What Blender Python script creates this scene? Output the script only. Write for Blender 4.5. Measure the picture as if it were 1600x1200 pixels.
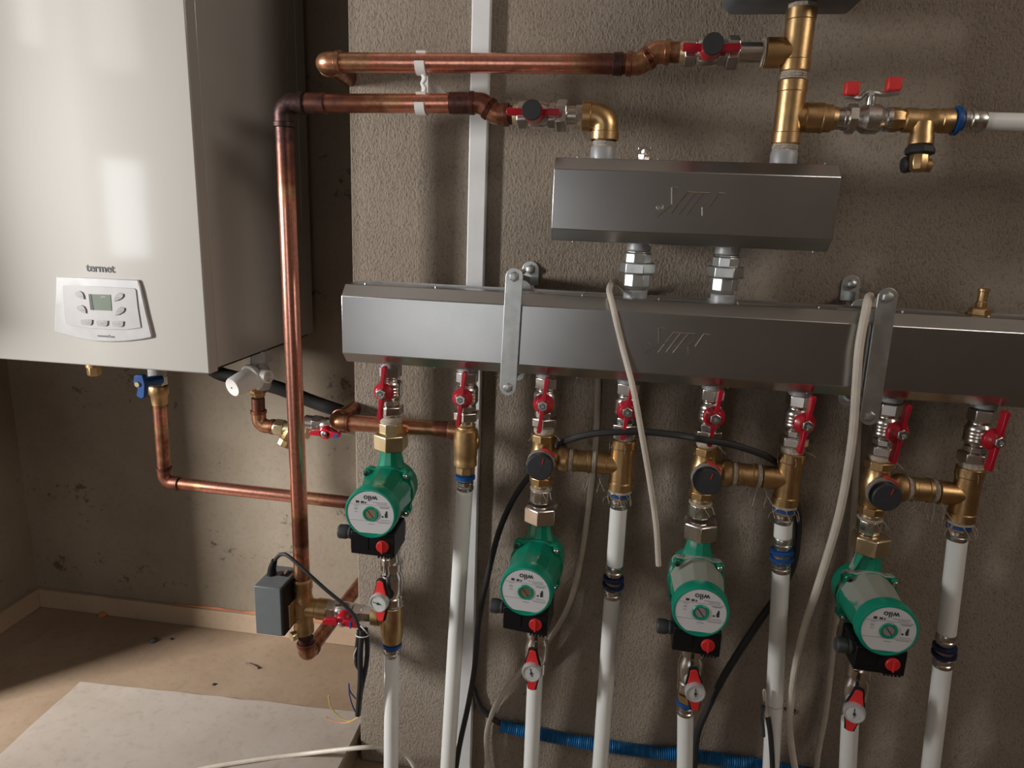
import bpy, math, random
from mathutils import Vector, Matrix
PI = math.pi
random.seed(7)
for o in list(bpy.data.objects): bpy.data.objects.remove(o)
S = bpy.context.scene
YB_ = -2.7; XR_ = 2.5
COL = S.collection
# ---------------------------------------------------------------- camera
FPX = 1086.56
CR = Vector((0.98834, 0.14779, 0.03652)); CU = Vector((-0.07007, 0.22863, 0.97099)); CF = Vector((-0.13516, 0.96223, -0.23632))
CP = Vector((0.3431, -1.0449, 0.2322))
cd = bpy.data.cameras.new('camera'); cam = bpy.data.objects.new('camera', cd); COL.objects.link(cam)
cd.sensor_width = 36; cd.lens = FPX / 1600 * 36; cd.clip_start = .02
cam.matrix_world = Matrix(((CR.x, CU.x, -CF.x, CP.x), (CR.y, CU.y, -CF.y, CP.y), (CR.z, CU.z, -CF.z, CP.z), (0, 0, 0, 1)))
S.camera = cam
# ---------------------------------------------------------------- world, daylight, added fill, exposure
S.view_settings.view_transform = 'Standard'; S.view_settings.look = 'None'; S.view_settings.gamma = 1
S.view_settings.use_curve_mapping = False
S.view_settings.exposure = 0.46
w = bpy.data.worlds.new('sky'); S.world = w; w.use_nodes = True
w.node_tree.nodes['Background'].inputs[0].default_value = (.80, .88, 1, 1); w.node_tree.nodes['Background'].inputs[1].default_value = .35
def area(name, loc, target, sx, sy, power, col=(1, 1, 1)):
    l = bpy.data.lights.new(name, 'AREA'); l.shape = 'RECTANGLE'; l.size = sx; l.size_y = sy; l.energy = power; l.color = col
    o = bpy.data.objects.new(name, l); COL.objects.link(o); o.location = loc
    o.rotation_euler = (Vector(target) - Vector(loc)).to_track_quat('-Z', 'Y').to_euler(); return o
# daylight entering through the wide opening in the left wall
area('daylight_key', (-2.3, -1.2, .36), (.2, .1, .1), .34, .50, 120, (1, .985, .96))
area('daylight_low', (-1.5, -1.42, .2), (-.5, .0, .2), .13, .36, 1.0, (.90, .97, 1))
area('daylight_high', (-1.5, -1.44, .84), (-.5, .0, .3), .15, .3, .32, (1, .96, .92))
area('daylight_side', (-1.5, -1.06, .84), (-.5, .0, .3), .06, .3, .18, (1, .96, .92))
# added fill lamp behind the camera, brightens the long manifold's left end
area('fill_light_rear', (-.55, YB_ - .04, -.05), (-.55, 0, .1), .9, 1.2, 2.5, (1, .96, .92))
# added fill lamp at the right, lifts the boiler side and ceiling
area('fill_light_high', (XR_ - .02, -1.5, 1.4), (.5, -.3, 1.75), 1.2, .45, 14, (1, .90, .80))

# ---------------------------------------------------------------- pixel to world on a given depth plane
def ray(px, py): return CR * ((px - 800) / FPX) + CU * (-(py - 600) / FPX) + CF
def U(px, py, Y):
    d = ray(px, py); return CP + d * ((Y - CP.y) / d.y)
def UZ(px, py, Z):
    d = ray(px, py); return CP + d * ((Z - CP.z) / d.z)

# ---------------------------------------------------------------- mesh builder
def perp(d):
    d = d.normalized(); a = Vector((0, 0, 1)) if abs(d.z) < .9 else Vector((0, 1, 0))
    u = a.cross(d).normalized(); return u, d.cross(u).normalized()
class MB:
    def __init__(s): s.v = []; s.f = []; s.st = []
    def rings(s, rr, cap=True):
        b = len(s.v); n = len(rr[0][0])
        for pts, st in rr:
            s.v += [tuple(p) for p in pts]; s.st += [st] * n
        for i in range(len(rr) - 1):
            for k in range(n):
                a = b + i * n + k; c = b + i * n + (k + 1) % n
                s.f.append((a, c, c + n, a + n))
        if cap:
            s.f.append(tuple(b + k for k in reversed(range(n)))); e = b + (len(rr) - 1) * n
            s.f.append(tuple(e + k for k in range(n)))
        return s
    def lathe(s, p, d, prof, n=28, rot=0, st=0, cap=True):
        p = Vector(p); d = Vector(d).normalized(); u, w_ = perp(d); out = []
        for t, r in prof:
            c = p + d * t
            out.append(([c + (u * math.cos(rot + 2 * PI * k / n) + w_ * math.sin(rot + 2 * PI * k / n)) * r for k in range(n)], st))
        return s.rings(out, cap)
    def tube(s, path, r, n=16, st=None, cap=True):
        path = [Vector(p) for p in path]; t0 = (path[1] - path[0]).normalized(); u, _ = perp(t0); out = []; L = 0
        tot = sum((path[i + 1] - path[i]).length for i in range(len(path) - 1))
        for i, p in enumerate(path):
            t = (path[min(i + 1, len(path) - 1)] - path[max(i - 1, 0)]).normalized()
            u = (u - t * u.dot(t)).normalized(); w_ = t.cross(u)
            if i: L += (p - path[i - 1]).length
            rr = r(L, tot) if callable(r) else r
            sv = st(L, tot) if callable(st) else (st or 0)
            out.append(([p + (u * math.cos(2 * PI * k / n) + w_ * math.sin(2 * PI * k / n)) * rr for k in range(n)], sv))
        return s.rings(out, cap)
    def prism(s, pts, off, st=0):
        """closed outline pts (3D) extruded by vector off"""
        b = len(s.v); n = len(pts); off = Vector(off)
        s.v += [tuple(p) for p in pts] + [tuple(Vector(p) + off) for p in pts]; s.st += [st] * (2 * n)
        s.f.append(tuple(b + k for k in range(n))); s.f.append(tuple(b + n + k for k in reversed(range(n))))
        for k in range(n):
            j = (k + 1) % n; s.f.append((b + k, b + n + k, b + n + j, b + j))
        return s
    def box(s, x0, x1, y0, y1, z0, z1):
        return s.prism([(x0, y0, z0), (x1, y0, z0), (x1, y0, z1), (x0, y0, z1)], (0, y1 - y0, 0))
    def torus(s, c, d, R, r, n=28, m=8):
        c = Vector(c); u, w_ = perp(Vector(d)); d = Vector(d).normalized(); b = len(s.v)
        for i in range(n):
            a = 2 * PI * i / n; e = u * math.cos(a) + w_ * math.sin(a)
            for k in range(m):
                q = 2 * PI * k / m; s.v.append(tuple(c + e * (R + r * math.cos(q)) + d * r * math.sin(q))); s.st.append(0)
        for i in range(n):
            for k in range(m):
                s.f.append((b + i * m + k, b + ((i + 1) % n) * m + k, b + ((i + 1) % n) * m + (k + 1) % m, b + i * m + (k + 1) % m))
        return s
def make(name, mb, mat, parent=None, ang=32, bev=0, stain=False):
    me = bpy.data.meshes.new(name); me.from_pydata(mb.v, [], mb.f); me.update()
    import bmesh
    bm = bmesh.new(); bm.from_mesh(me); bmesh.ops.recalc_face_normals(bm, faces=bm.faces); bm.to_mesh(me); bm.free()
    me.materials.append(mat)
    if stain:
        a = me.attributes.new('stain', 'FLOAT', 'POINT')
        for i, x in enumerate(mb.st): a.data[i].value = x
    me.polygons.foreach_set('use_smooth', [True] * len(me.polygons)); me.set_sharp_from_angle(angle=math.radians(ang))
    o = bpy.data.objects.new(name, me); COL.objects.link(o)
    if parent is not None: o.parent = parent
    if bev:
        m = o.modifiers.new('bevel', 'BEVEL'); m.width = bev; m.segments = 2; m.limit_method = 'ANGLE'; m.angle_limit = math.radians(ang); m.harden_normals = False
    return o
def tag(o, label, cat, group=None, kind=None):
    o['label'] = label; o['category'] = cat
    if group: o['group'] = group
    if kind: o['kind'] = kind
    return o
def thing(name, label, cat, loc=(0, 0, 0), rot=(0, 0, 0), group=None):
    o = bpy.data.objects.new(name, None); o.empty_display_size = .02; COL.objects.link(o); o.location = loc; o.rotation_euler = rot
    return tag(o, label, cat, group)
def struct(name, mb, mat, **k):
    o = make(name, mb, mat, **k); o['kind'] = 'structure'; return o
def copy_tree(o, parent=None):
    c = o.copy(); COL.objects.link(c)
    if parent is not None: c.parent = parent
    for ch in list(o.children): copy_tree(ch, c)
    return c
def V(*a): return Vector(a)
def fillet(P, R, seg=8):
    P = [Vector(p) for p in P]; out = [P[0]]
    for i in range(1, len(P) - 1):
        a, b, c = P[i - 1], P[i], P[i + 1]; u = (a - b).normalized(); v = (c - b).normalized()
        th = u.angle(v); t = min(R / math.tan(th / 2), (a - b).length * .49, (c - b).length * .49); r = t * math.tan(th / 2)
        cen = b + (u + v).normalized() * (r / math.sin(th / 2)); s = b + u * t; e = b + v * t
        for k in range(seg + 1):
            q = k / seg; x0 = (s - cen).normalized(); x1 = (e - cen).normalized(); om = x0.angle(x1)
            out.append(cen + (x0 * math.sin((1 - q) * om) + x1 * math.sin(q * om)) * (r / math.sin(om)))
    out.append(P[-1]); return out
def resamp(P, step):
    out = [P[0]]
    for i in range(len(P) - 1):
        d = P[i + 1] - P[i]; n = max(1, int(d.length / step))
        for k in range(1, n + 1): out.append(P[i] + d * (k / n))
    return out
def spline(P, seg=8):
    P = [Vector(p) for p in P]; Q = [P[0] * 2 - P[1]] + P + [P[-1] * 2 - P[-2]]; out = []
    for i in range(1, len(Q) - 2):
        a, b, c, d = Q[i - 1:i + 3]
        for k in range(seg):
            t = k / seg; out.append(.5 * ((2 * b) + (c - a) * t + (2 * a - 5 * b + 4 * c - d) * t * t + (3 * b - a - 3 * c + d) * t ** 3))
    out.append(P[-1]); return out

# ---------------------------------------------------------------- materials
class NT:
    def __init__(s, name):
        s.m = bpy.data.materials.new(name); s.m.use_nodes = True; s.t = s.m.node_tree; s.b = s.t.nodes['Principled BSDF']
    def n(s, ty, **k):
        x = s.t.nodes.new(ty)
        for a, b in k.items():
            if a.startswith('i_'):
                key = a[2:]; x.inputs[int(key) if key.isdigit() else key].default_value = b
            else: setattr(x, a, b)
        return x
    def l(s, a, b): s.t.links.new(a, b)
    def coords(s, scale=(1, 1, 1), world=False):
        mp = s.n('ShaderNodeMapping'); mp.inputs['Scale'].default_value = scale
        if world:
            g = s.n('ShaderNodeNewGeometry'); s.l(g.outputs['Position'], mp.inputs['Vector'])
        else:
            tc = s.n('ShaderNodeTexCoord'); oi = s.n('ShaderNodeObjectInfo'); ad = s.n('ShaderNodeVectorMath'); ad.operation = 'ADD'
            s.l(tc.outputs['Object'], ad.inputs[0]); s.l(oi.outputs['Random'], ad.inputs[1]); s.l(ad.outputs[0], mp.inputs['Vector'])
        return mp.outputs['Vector']
    def noise(s, vec, scale, detail=3, rough=.5):
        x = s.n('ShaderNodeTexNoise'); x.inputs['Scale'].default_value = scale; x.inputs['Detail'].default_value = detail; x.inputs['Roughness'].default_value = rough
        s.l(vec, x.inputs['Vector']); return x.outputs['Fac']
    def ramp(s, fac, stops, interp='LINEAR'):
        r = s.n('ShaderNodeValToRGB'); r.color_ramp.interpolation = interp; e = r.color_ramp.elements
        while len(e) < len(stops): e.new(.5)
        for i, (p, c) in enumerate(stops):
            e[i].position = p; e[i].color = (c[0], c[1], c[2], 1) if not isinstance(c, (int, float)) else (c, c, c, 1)
        s.l(fac, r.inputs[0]); return r.outputs['Color']
    def mix(s, fac, a, b, mode='MIX'):
        m = s.n('ShaderNodeMix', data_type='RGBA', blend_type=mode)
        for i, x in ((0, fac), (6, a), (7, b)):
            if isinstance(x, (int, float)): m.inputs[i].default_value = x if i == 0 else (x, x, x, 1)
            elif isinstance(x, tuple): m.inputs[i].default_value = (*x, 1)
            else: s.l(x, m.inputs[i])
        return m.outputs[2]
    def bump(s, h, strength, dist):
        b = s.n('ShaderNodeBump'); b.inputs['Strength'].default_value = strength; b.inputs['Distance'].default_value = dist
        s.l(h, b.inputs['Height']); s.l(b.outputs[0], s.b.inputs['Normal']); return b
def simple(name, col, rough=.5, metal=0, var=.12, nscale=60, bump=0, coat=0, spec=None, coatr=.08):
    t = NT(name); vec = t.coords(); f = t.noise(vec, nscale, 4)
    c1 = tuple(x * (1 - var) for x in col); c2 = tuple(min(1, x * (1 + var)) for x in col)
    t.l(t.ramp(f, [(.3, c1), (.7, c2)]), t.b.inputs['Base Color'])
    t.b.inputs['Roughness'].default_value = rough; t.b.inputs['Metallic'].default_value = metal
    if coat: t.b.inputs['Coat Weight'].default_value = coat; t.b.inputs['Coat Roughness'].default_value = coatr
    if spec is not None: t.b.inputs['Specular IOR Level'].default_value = spec
    if metal:
        r = t.noise(vec, nscale * .6, 3)
        mr = t.n('ShaderNodeMapRange'); mr.inputs['To Min'].default_value = rough * .75; mr.inputs['To Max'].default_value = rough * 1.35
        t.l(r, mr.inputs['Value']); t.l(mr.outputs[0], t.b.inputs['Roughness'])
    if bump: t.bump(t.noise(vec, nscale * 5, 3), bump, .001)
    return t.m
NICKEL = simple('nickel_plate', (.74, .70, .66), .22, 1, .08, 50)
STEEL = simple('pressed_steel', (.66, .64, .62), .25, 1, .08, 50)
ZINC = simple('zinc_plate', (.60, .62, .61), .38, 1, .12, 60)
BRASS = simple('brass', (.60, .395, .19), .34, 1, .14, 50, .15)
BRASSD = simple('dull_brass', (.52, .345, .17), .42, 1, .2, 45, .3)
BRASSL = simple('pale_brass', (.72, .60, .38), .33, 1, .08, 45)
PAINTG = simple('grey_stub_paint', (.36, .37, .38), .45, .3, .1, 40)
RED = simple('red_enamel', (.42, .006, .022), .33, 0, .08, 40, coat=.3)
REDP = simple('red_plastic', (.66, .03, .03), .42, 0, .05, 40)
DARKRED = simple('dark_red_sleeve', (.42, .01, .015), .4)
BLACK = simple('black_plastic', (.008, .008, .009), .45, 0, .15, 40, spec=.25)
BLACKM = simple('black_rubber', (.02, .02, .021), .6, 0, .15, 40)
GLANDG = simple('grey_black_plastic', (.05, .052, .055), .5)
KNOBG = simple('knob_grey', (.24, .225, .215), .6, 0, .1, 60)
KNOBD = simple('knob_black', (.028, .03, .034), .55, 0, .1, 60)
BLUE = simple('blue_plastic', (.008, .07, .25), .4)
DBLUE = simple('dark_blue_plastic', (.006, .015, .06), .4)
CONDUIT = simple('conduit_blue', (.012, .13, .32), .45)
PIPEW = simple('white_pipe_plastic', (.78, .79, .76), .38, 0, .03, 12, coat=.15)
CAPW = simple('white_cap_plastic', (.82, .80, .76), .5, 0, .03)
CLIPW = simple('white_clip_plastic', (.75, .74, .72), .5, 0, .03)
TRUNK = simple('trunking_white', (.66, .66, .66), .45, 0, .02)
WIREW = simple('cable_cream', (.62, .56, .48), .5, 0, .08, 40)
WIRET = simple('cable_tan', (.48, .42, .35), .55, 0, .1, 40)
HEMP = simple('hemp_sealant', (.46, .40, .33), .8, 0, .3, 300, .6)
GREY = simple('actuator_grey', (.14, .155, .16), .5, 0, .05)
BGREY = simple('body_grey_plastic', (.42, .42, .41), .5)
LABEL = simple('label_white', (.62, .62, .63), .45, 0, .02)
INK = simple('ink_dark', (.03, .03, .035), .6)
INKG = simple('ink_grey', (.22, .22, .24), .6)
SILVERP = simple('silver_plastic', (.58, .57, .57), .22, .35, .03)
PANELG = simple('panel_grey', (.36, .345, .34), .42, 0, .03)
BTN = simple('button_grey', (.27, .265, .26), .4)
LCD = simple('lcd_green_grey', (.17, .20, .165), .2, 0, .04)
DIAL = simple('dial_face', (.55, .57, .55), .3)
GREEN = simple('pump_green', (.0, .21, .125), .3, 0, .1, 40, coat=.3)
GREENR = simple('pump_green_plastic', (.0, .26, .165), .35, 0, .06, 40)
YELLOW = simple('yellow_wire', (.65, .52, .15), .5)
SALMON = simple('salmon_wire', (.75, .36, .22), .5)
BLUEW = simple('blue_wire', (.05, .07, .22), .5)

def m_dusty():
    t = NT('pump_green_dusty'); vec = t.coords(); g = t.n('ShaderNodeTexCoord'); sp = t.n('ShaderNodeSeparateXYZ'); t.l(g.outputs['Normal'], sp.inputs[0])
    f = t.noise(vec, 28, 5, .6); a = t.n('ShaderNodeMath', operation='MULTIPLY_ADD'); t.l(sp.outputs['Z'], a.inputs[0]); a.inputs[1].default_value = .55; t.l(f, a.inputs[2])
    k = t.ramp(a.outputs[0], [(.62, 0), (.74, .85)])
    t.l(t.mix(k, (.0, .22, .13), (.36, .345, .31)), t.b.inputs['Base Color']); t.b.inputs['Roughness'].default_value = .6
    return t.m
DUSTY = m_dusty()
def m_copper(name, extra=0):
    t = NT(name); vec = t.coords(); at = t.n('ShaderNodeAttribute', attribute_name='stain')
    n1 = t.noise(vec, 55, 5, .65); n2 = t.noise(vec, 180, 3)
    a = t.n('ShaderNodeMath', operation='MULTIPLY_ADD'); t.l(n1, a.inputs[0]); a.inputs[1].default_value = .5; t.l(at.outputs['Fac'], a.inputs[2])
    c = t.ramp(a.outputs[0], [(.28, (.82, .37, .27)), (.46, (.70, .27, .17)), (.57, (.56, .31, .17)), (.72, (.27, .10, .06)), (.9, (.085, .045, .042)), (1, (.05, .035, .035))])
    c2 = t.mix(t.ramp(n2, [(.45, 0), (.7, .35)]), c, (.22, .09, .07))
    t.l(c2, t.b.inputs['Base Color']); t.b.inputs['Metallic'].default_value = .92
    t.l(t.ramp(a.outputs[0], [(.25, .24), (.6, .34), (1, .5)]), t.b.inputs['Roughness'])
    return t.m
COPPER = m_copper('copper')
def m_galv():
    t = NT('galvanised_sheet'); vec = t.coords(); f = t.noise(vec, 9, 4, .6); f2 = t.noise(vec, 12, 1)
    t.l(t.ramp(f, [(.3, (.47, .475, .47)), (.7, (.54, .54, .53))]), t.b.inputs['Base Color']); t.b.inputs['Metallic'].default_value = 1
    t.b.inputs['Roughness'].default_value = .27
    return t.m
GALV = m_galv()
def m_plaster(name, cols, sc, bump, stainc=None, stains=False):
    t = NT(name); vec = t.coords(world=True); an = .65 if name == 'rolled_plaster' else 1
    big = t.noise(vec, 3.2, 4, .6)
    c = t.ramp(big, [(.3, cols[0]), (.5, cols[1]), (.7, cols[2])])
    g = t.coords((1, 1, an), True); h1 = t.noise(g, sc, 3, .55); h2 = t.noise(g, sc * 2.6, 3, .6)
    m = t.n('ShaderNodeMath', operation='MULTIPLY_ADD'); t.l(h2, m.inputs[0]); m.inputs[1].default_value = .5; t.l(h1, m.inputs[2])
    c = t.mix(t.ramp(m.outputs[0], [(.55, .5 if an < 1 else .16), (.72, 0)]), c, tuple(x * .45 for x in cols[0]))
    if stains:
        k = t.noise(vec, 9, 3, .5); k2 = t.noise(vec, 55, 5, .7); mm = t.n('ShaderNodeMath', operation='MULTIPLY'); t.l(k, mm.inputs[0]); t.l(k2, mm.inputs[1])
        c = t.mix(t.ramp(mm.outputs[0], [(.355, 0), (.41, .75)]), c, (.05, .045, .035))
    t.l(c, t.b.inputs['Base Color']); t.b.inputs['Roughness'].default_value = .85; t.b.inputs['Specular IOR Level'].default_value = .25
    t.bump(m.outputs[0], bump, .003)
    return t.m
PLASTER = m_plaster('rolled_plaster', [(.245, .195, .15), (.29, .24, .19), (.33, .28, .23)], 290, 1.0)
CONCRETE = m_plaster('smooth_render', [(.18, .142, .103), (.215, .175, .130), (.245, .205, .16)], 90, .2, stains=True)
SCREED = m_plaster('dusty_screed', [(.22, .15, .10), (.265, .19, .128), (.31, .23, .165)], 60, .12)
SKIRT = m_plaster('skirting_mortar', [(.30, .21, .14), (.34, .25, .17), (.38, .28, .2)], 60, .1)
BOARD = m_plaster('dusty_board', [(.30, .25, .205), (.36, .31, .265), (.40, .355, .315)], 50, .08)
ROOMW = m_plaster('room_wall_render', [(.34, .30, .26), (.40, .355, .31), (.44, .395, .35)], 70, .2)
ORANGE = simple('orange_primer', (.40, .15, .07), .8, 0, .4, 14)
BOILERW = simple('boiler_enamel', (.40, .38, .35), .5, 0, .01, 5, coat=.6, coatr=.09, spec=.15)
def m_hole():
    return simple('black_hole_shadowless', (.006, .005, .005), .9)
HOLE = simple('soot_black', (.01, .009, .008), .9)

# ================================================================= THE SETTING
FZ = -.875; RZ = -.83; CZ = 1.75; XL = -1.12; XR = 2.5; YB = -2.7; WY = .115; RY = .43
struct('floor', MB().box(-2.6, XR + .1, YB - .1, RY + .1, FZ - .1, FZ), SCREED)
struct('trim_2', MB().box(XL, -.116, -1.3, RY, FZ, RZ), SCREED, bev=.003)
struct('ceiling', MB().box(-2.6, XR + .1, YB - .1, RY + .3, CZ, CZ + .1), simple('ceiling_white', (.72, .67, .62), .8))
pier = MB(); random.seed(3)
struct('wall_back', MB().box(-.106, XR + .1, WY, RY + .25, FZ, CZ), PLASTER, bev=.003)
struct('wall_recess', MB().box(XL - .1, -.106, RY, RY + .25, FZ, CZ), CONCRETE)
# left wall; unseen doorway for the daylight, jambs stepped to shade boiler and recess
lw = MB(); lw.box(XL - .1, XL, -.15, RY, .05, CZ); lw.box(XL - .1, XL, -.095, RY, FZ, .05)
lw.box(XL - .1, XL, -.34, -.15, .05, CZ); lw.box(XL - .1, XL, YB, -1.26, FZ, CZ); lw.box(XL - .1, XL, -1.26, -.34, 1.4, CZ)
struct('wall_left', lw, CONCRETE)
rw = MB(); rw.box(XR, XR + .1, YB, -2.1, FZ, CZ); rw.box(XR, XR + .1, -.9, WY, FZ, CZ); rw.box(XR, XR + .1, -2.1, -.9, FZ, 1.17); rw.box(XR, XR + .1, -2.1, -.9, 1.63, CZ)
struct('key_light_blocker', MB().box(-1.76, -1.66, -2.6, -.90, FZ, CZ), ROOMW)  # unseen post added to block key light from the right of the wall
struct('wall_right', rw, ROOMW)
fw = MB(); fw.box(XL - .1, -1.02, YB - .1, YB, FZ, CZ); fw.box(-.08, XR + .1, YB - .1, YB, FZ, CZ); fw.box(-1.02, -.08, YB - .1, YB, FZ, -.67); fw.box(-1.02, -.08, YB - .1, YB, .57, CZ)
struct('wall_front', fw, ROOMW)
struct('baseboard_back', MB().box(XL, -.106, RY - .012, RY, RZ, RZ + .052), SKIRT, bev=.002)
struct('baseboard_left', MB().box(XL, XL + .012, -.095, RY - .012, RZ, RZ + .052), SKIRT, bev=.002)
tr = MB(); random.seed(5)
top = [V(-.112 - (i / 24) * .62, RY - .001, RZ + .053 + .022 * (1 - i / 24) * (.5 + random.random() * .5)) for i in range(25)]
tr.prism([V(p.x, RY - .002, RZ + .052) for p in reversed(top)] + top, (0, -.002, 0))
struct('trim_1', tr, ORANGE)

# ================================================================= BOILER
bo = thing('gas_boiler', 'white wall-hung gas boiler with a small silver control panel', 'boiler', (-.52, .2, -.04))
BX0, BX1, BZ0, BZ1 = -.715, -.3125, -.0447, .95
def loc(o, v): return Vector(v) - o.location
def L(o, P): return [Vector(p) - o.location for p in P]
def shift(mb, o):
    q = o.location; mb.v = [tuple(Vector(p) - q) for p in mb.v]; return mb
make('casing', shift(MB().box(BX0 + .002, BX1 - .001, .028, .412, BZ0 + .006, BZ1), bo), BOILERW, bo, bev=.002)
make('front_cover', shift(MB().box(BX0, BX1, 0, .0262, BZ0, BZ1), bo), BOILERW, bo, bev=.0025)
make('mounting_frame', shift(MB().box(BX0 + .02, BX1 - .012, .412, .4295, BZ0 + .03, BZ1), bo), BLACKM, bo)
make('base_plate', shift(MB().box(BX0 + .01, BX1 - .01, .03, .40, BZ0 - .0, BZ0 + .006), bo), BLACKM, bo)
make('side_seam', shift(MB().box(BX1 - .0015, BX1 - .0004, .37, .3715, .2, BZ1), bo), SILVERP, bo)
def pxpoly(pts, Y): return [U(a, b, Y) for a, b in pts]
outer = [(91, 432), (150, 434), (218, 437), (223, 452), (231, 488), (240, 524), (239, 527), (222, 530), (200, 532.5), (175, 533.5), (150, 532.5), (120, 527), (100, 521.5), (88, 517.5), (88.5, 500), (90, 470)]
def prism_px(pts, Y, d, o): return shift(MB().prism(pxpoly(pts, Y), (0, d, 0)), o)
pan = make('control_panel', prism_px(outer, 0.0005, -.0045, bo), SILVERP, bo, bev=.0015)
inner = [(98, 446), (150, 447), (210, 450.5), (213, 453), (216, 480), (221, 512), (200, 515), (170, 515), (140, 513), (115, 509), (103, 506), (101, 490), (99, 465)]
def mk(name, mb, mat, par, **k):
    o = make(name, mb, mat, par, **k); return o
fac = mk('panel_inset', prism_px(inner, -.0041, -.0012, bo), PANELG, pan, bev=.0005)
lc = [(140, 459.5), (173, 460.5), (175, 485.5), (143, 484)]
mk('display', prism_px(lc, -.005, -.0009, bo), LCD, pan)
mk('display_edge_strip', prism_px([(139, 459.4), (143, 459.6), (147, 484.3), (142, 484)], -.0051, -.0012, bo), INK, pan)  # dark strip along the left edge of the display
mk('display_text', prism_px([(157, 464), (160, 462.5), (165, 463), (165.6, 465), (160, 464.6), (157.5, 466)], -.0058, -.0003, bo), INKG, pan)
def ell(cx, cy, rx, ry, n=18, cut=None): return [(cx + rx * math.cos(2 * PI * k / n), cy + ry * math.sin(2 * PI * k / n)) for k in range(n)]
for i, (cx, cy, s) in enumerate(((125, 461, 1), (128, 483, 1), (186.5, 464, -1), (188.5, 486, -1))):
    P = [(cx - 7 * s, cy - 5), (cx, cy - 6.5), (cx + 4 * s, cy - 4.5), (cx + 7 * s, cy + 1), (cx + 7.5 * s, cy + 6.5), (cx + 2 * s, cy + 5.5), (cx - 4 * s, cy + 2.5), (cx - 7 * s, cy - 1)]
    b = mk('button', prism_px(P, -.0051, -.0018, bo), BTN, pan, bev=.0004)
for cx, cy in ((136, 503), (160.5, 504.5), (185, 505.5)):
    P = [(cx - 9, cy - 4), (cx + 9, cy - 3.5), (cx + 8.5, cy + 3), (cx + 6, cy + 5), (cx - 7, cy + 4), (cx - 9, cy)]
    mk('button', prism_px(P, -.0051, -.0018, bo), BTN, pan, bev=.0004)
for k, (cx, cy) in enumerate(((127, 463), (129, 485), (184, 465.5), (186.5, 487), (137, 504), (160, 505.5), (184, 506))):
    mk('button_mark', prism_px([(cx - 3, cy - 1), (cx + 3, cy - .8), (cx + 3, cy + 1), (cx - 3, cy + .8)], -.0069, -.0002, bo), INKG, pan)
def text_mesh(body, size, ext=.0003):
    c = bpy.data.curves.new('t', 'FONT'); c.body = body; c.size = size; c.extrude = ext; c.align_x = 'CENTER'; c.align_y = 'CENTER'; c.resolution_u = 3
    c.offset = size * .012
    o = bpy.data.objects.new('t', c); COL.objects.link(o); bpy.context.view_layer.update()
    dg = bpy.context.evaluated_depsgraph_get(); me = bpy.data.meshes.new_from_object(o.evaluated_get(dg)); bpy.data.objects.remove(o); return me
def text(name, body, size, mat, parent, loc_, rot, sx=1):
    me = text_mesh(body, size); me.name = name; me.materials.clear(); me.materials.append(mat)
    o = bpy.data.objects.new(name, me); COL.objects.link(o); o.parent = parent; o.location = loc_; o.rotation_euler = rot; o.scale = (sx, 1, 1); return o
c = U(157, 419.5, 0); c.y = -.0004
text('brand_lettering', 'termet', .0185, INK, bo, loc(bo, c), (PI / 2, 0, 0), 1.0)
c = U(168, 524.5, 0); c.y = -.0044
text('model_lettering', 'ecocondens', .0065, INKG, bo, loc(bo, c), (PI / 2, 0, 0), 1.0)

# ================================================================= MANIFOLDS
def logo(par, segs, circ, ox, oy, sc, Yf):
    m = MB()
    for (a, b, c_, d) in segs:
        p = U(ox + a / sc, oy + b / sc, Yf); q = U(ox + c_ / sc, oy + d / sc, Yf)
        m.tube([p, q], .0009, 8)
    cc = U(ox + circ[0] / sc, oy + circ[1] / sc, Yf); m.torus(cc, (0, 1, 0), .0042, .0006, 20, 6)
    m.tube([cc + V(-.0012, 0, -.002), cc + V(-.0012, 0, .002)], .0004, 6); m.tube([cc + V(.0012, 0, -.002), cc + V(.0012, 0, .002)], .0004, 6)
    mk('embossed_logo', shift(m, par), NICKEL, par)
def manifold(label, x0, x1, z0, z1, zbase):
    o = thing('manifold', label, 'manifold', (x0, 0, z0))
    F = -.045; B = .045; c_ = .0165
    prof = [(F, z0 + c_), (F, z1 - c_), (F + c_, z1), (B - c_, z1), (B, z1 - c_), (B, z0 + c_), (B - c_, z0), (F + c_, z0)]
    m = MB(); n = 12
    def ringx(x, s=1): return [V(x, y * s, (z - (z0 + z1) / 2) * s + (z0 + z1) / 2) for y, z in prof]
    m.rings([(ringx(x0), 0), (ringx(x1), 0)])
    mk('sheet_cover', shift(m, o), GALV, o, bev=.0009, ang=20)
    # sheet seam lip along the top back and bottom
    s = MB().box(x0 + .004, x1 - .004, .012, .013, z1, z1 + .0025); mk('seam_lip', shift(s, o), GALV, o)
    k = x0 + .03
    while k < x1 - .01:
        for zz, d in ((z1, 1), (z0, -1)):
            r = MB().lathe((k, -.022, zz - d * .001), (0, 0, d), [(0, .0016), (.003, .0016), (.004, .0008)], 8); mk('rivet', shift(r, o), STEEL, o)
        k += .11
    return o
mlo = manifold('long galvanised manifold box with eight valves hanging under it', -.062, .98, 0, .121, 0)
mup = manifold('short galvanised manifold box with rounded seams mounted above the long one', .25, .627, .199, .3125, 0)
segs = [(672, 200, 672, 285), (672, 200, 704, 204), (600, 347, 665, 292), (668, 332, 705, 282), (710, 275, 750, 225), (708, 335, 785, 232), (745, 337, 825, 232), (750, 224, 862, 229), (824, 343, 824, 300), (822, 290, 855, 264), (860, 296, 905, 231), (905, 229, 936, 231)]
logo(mup, segs, (612, 303), 840, 230, 3.2, -.0455)
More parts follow.
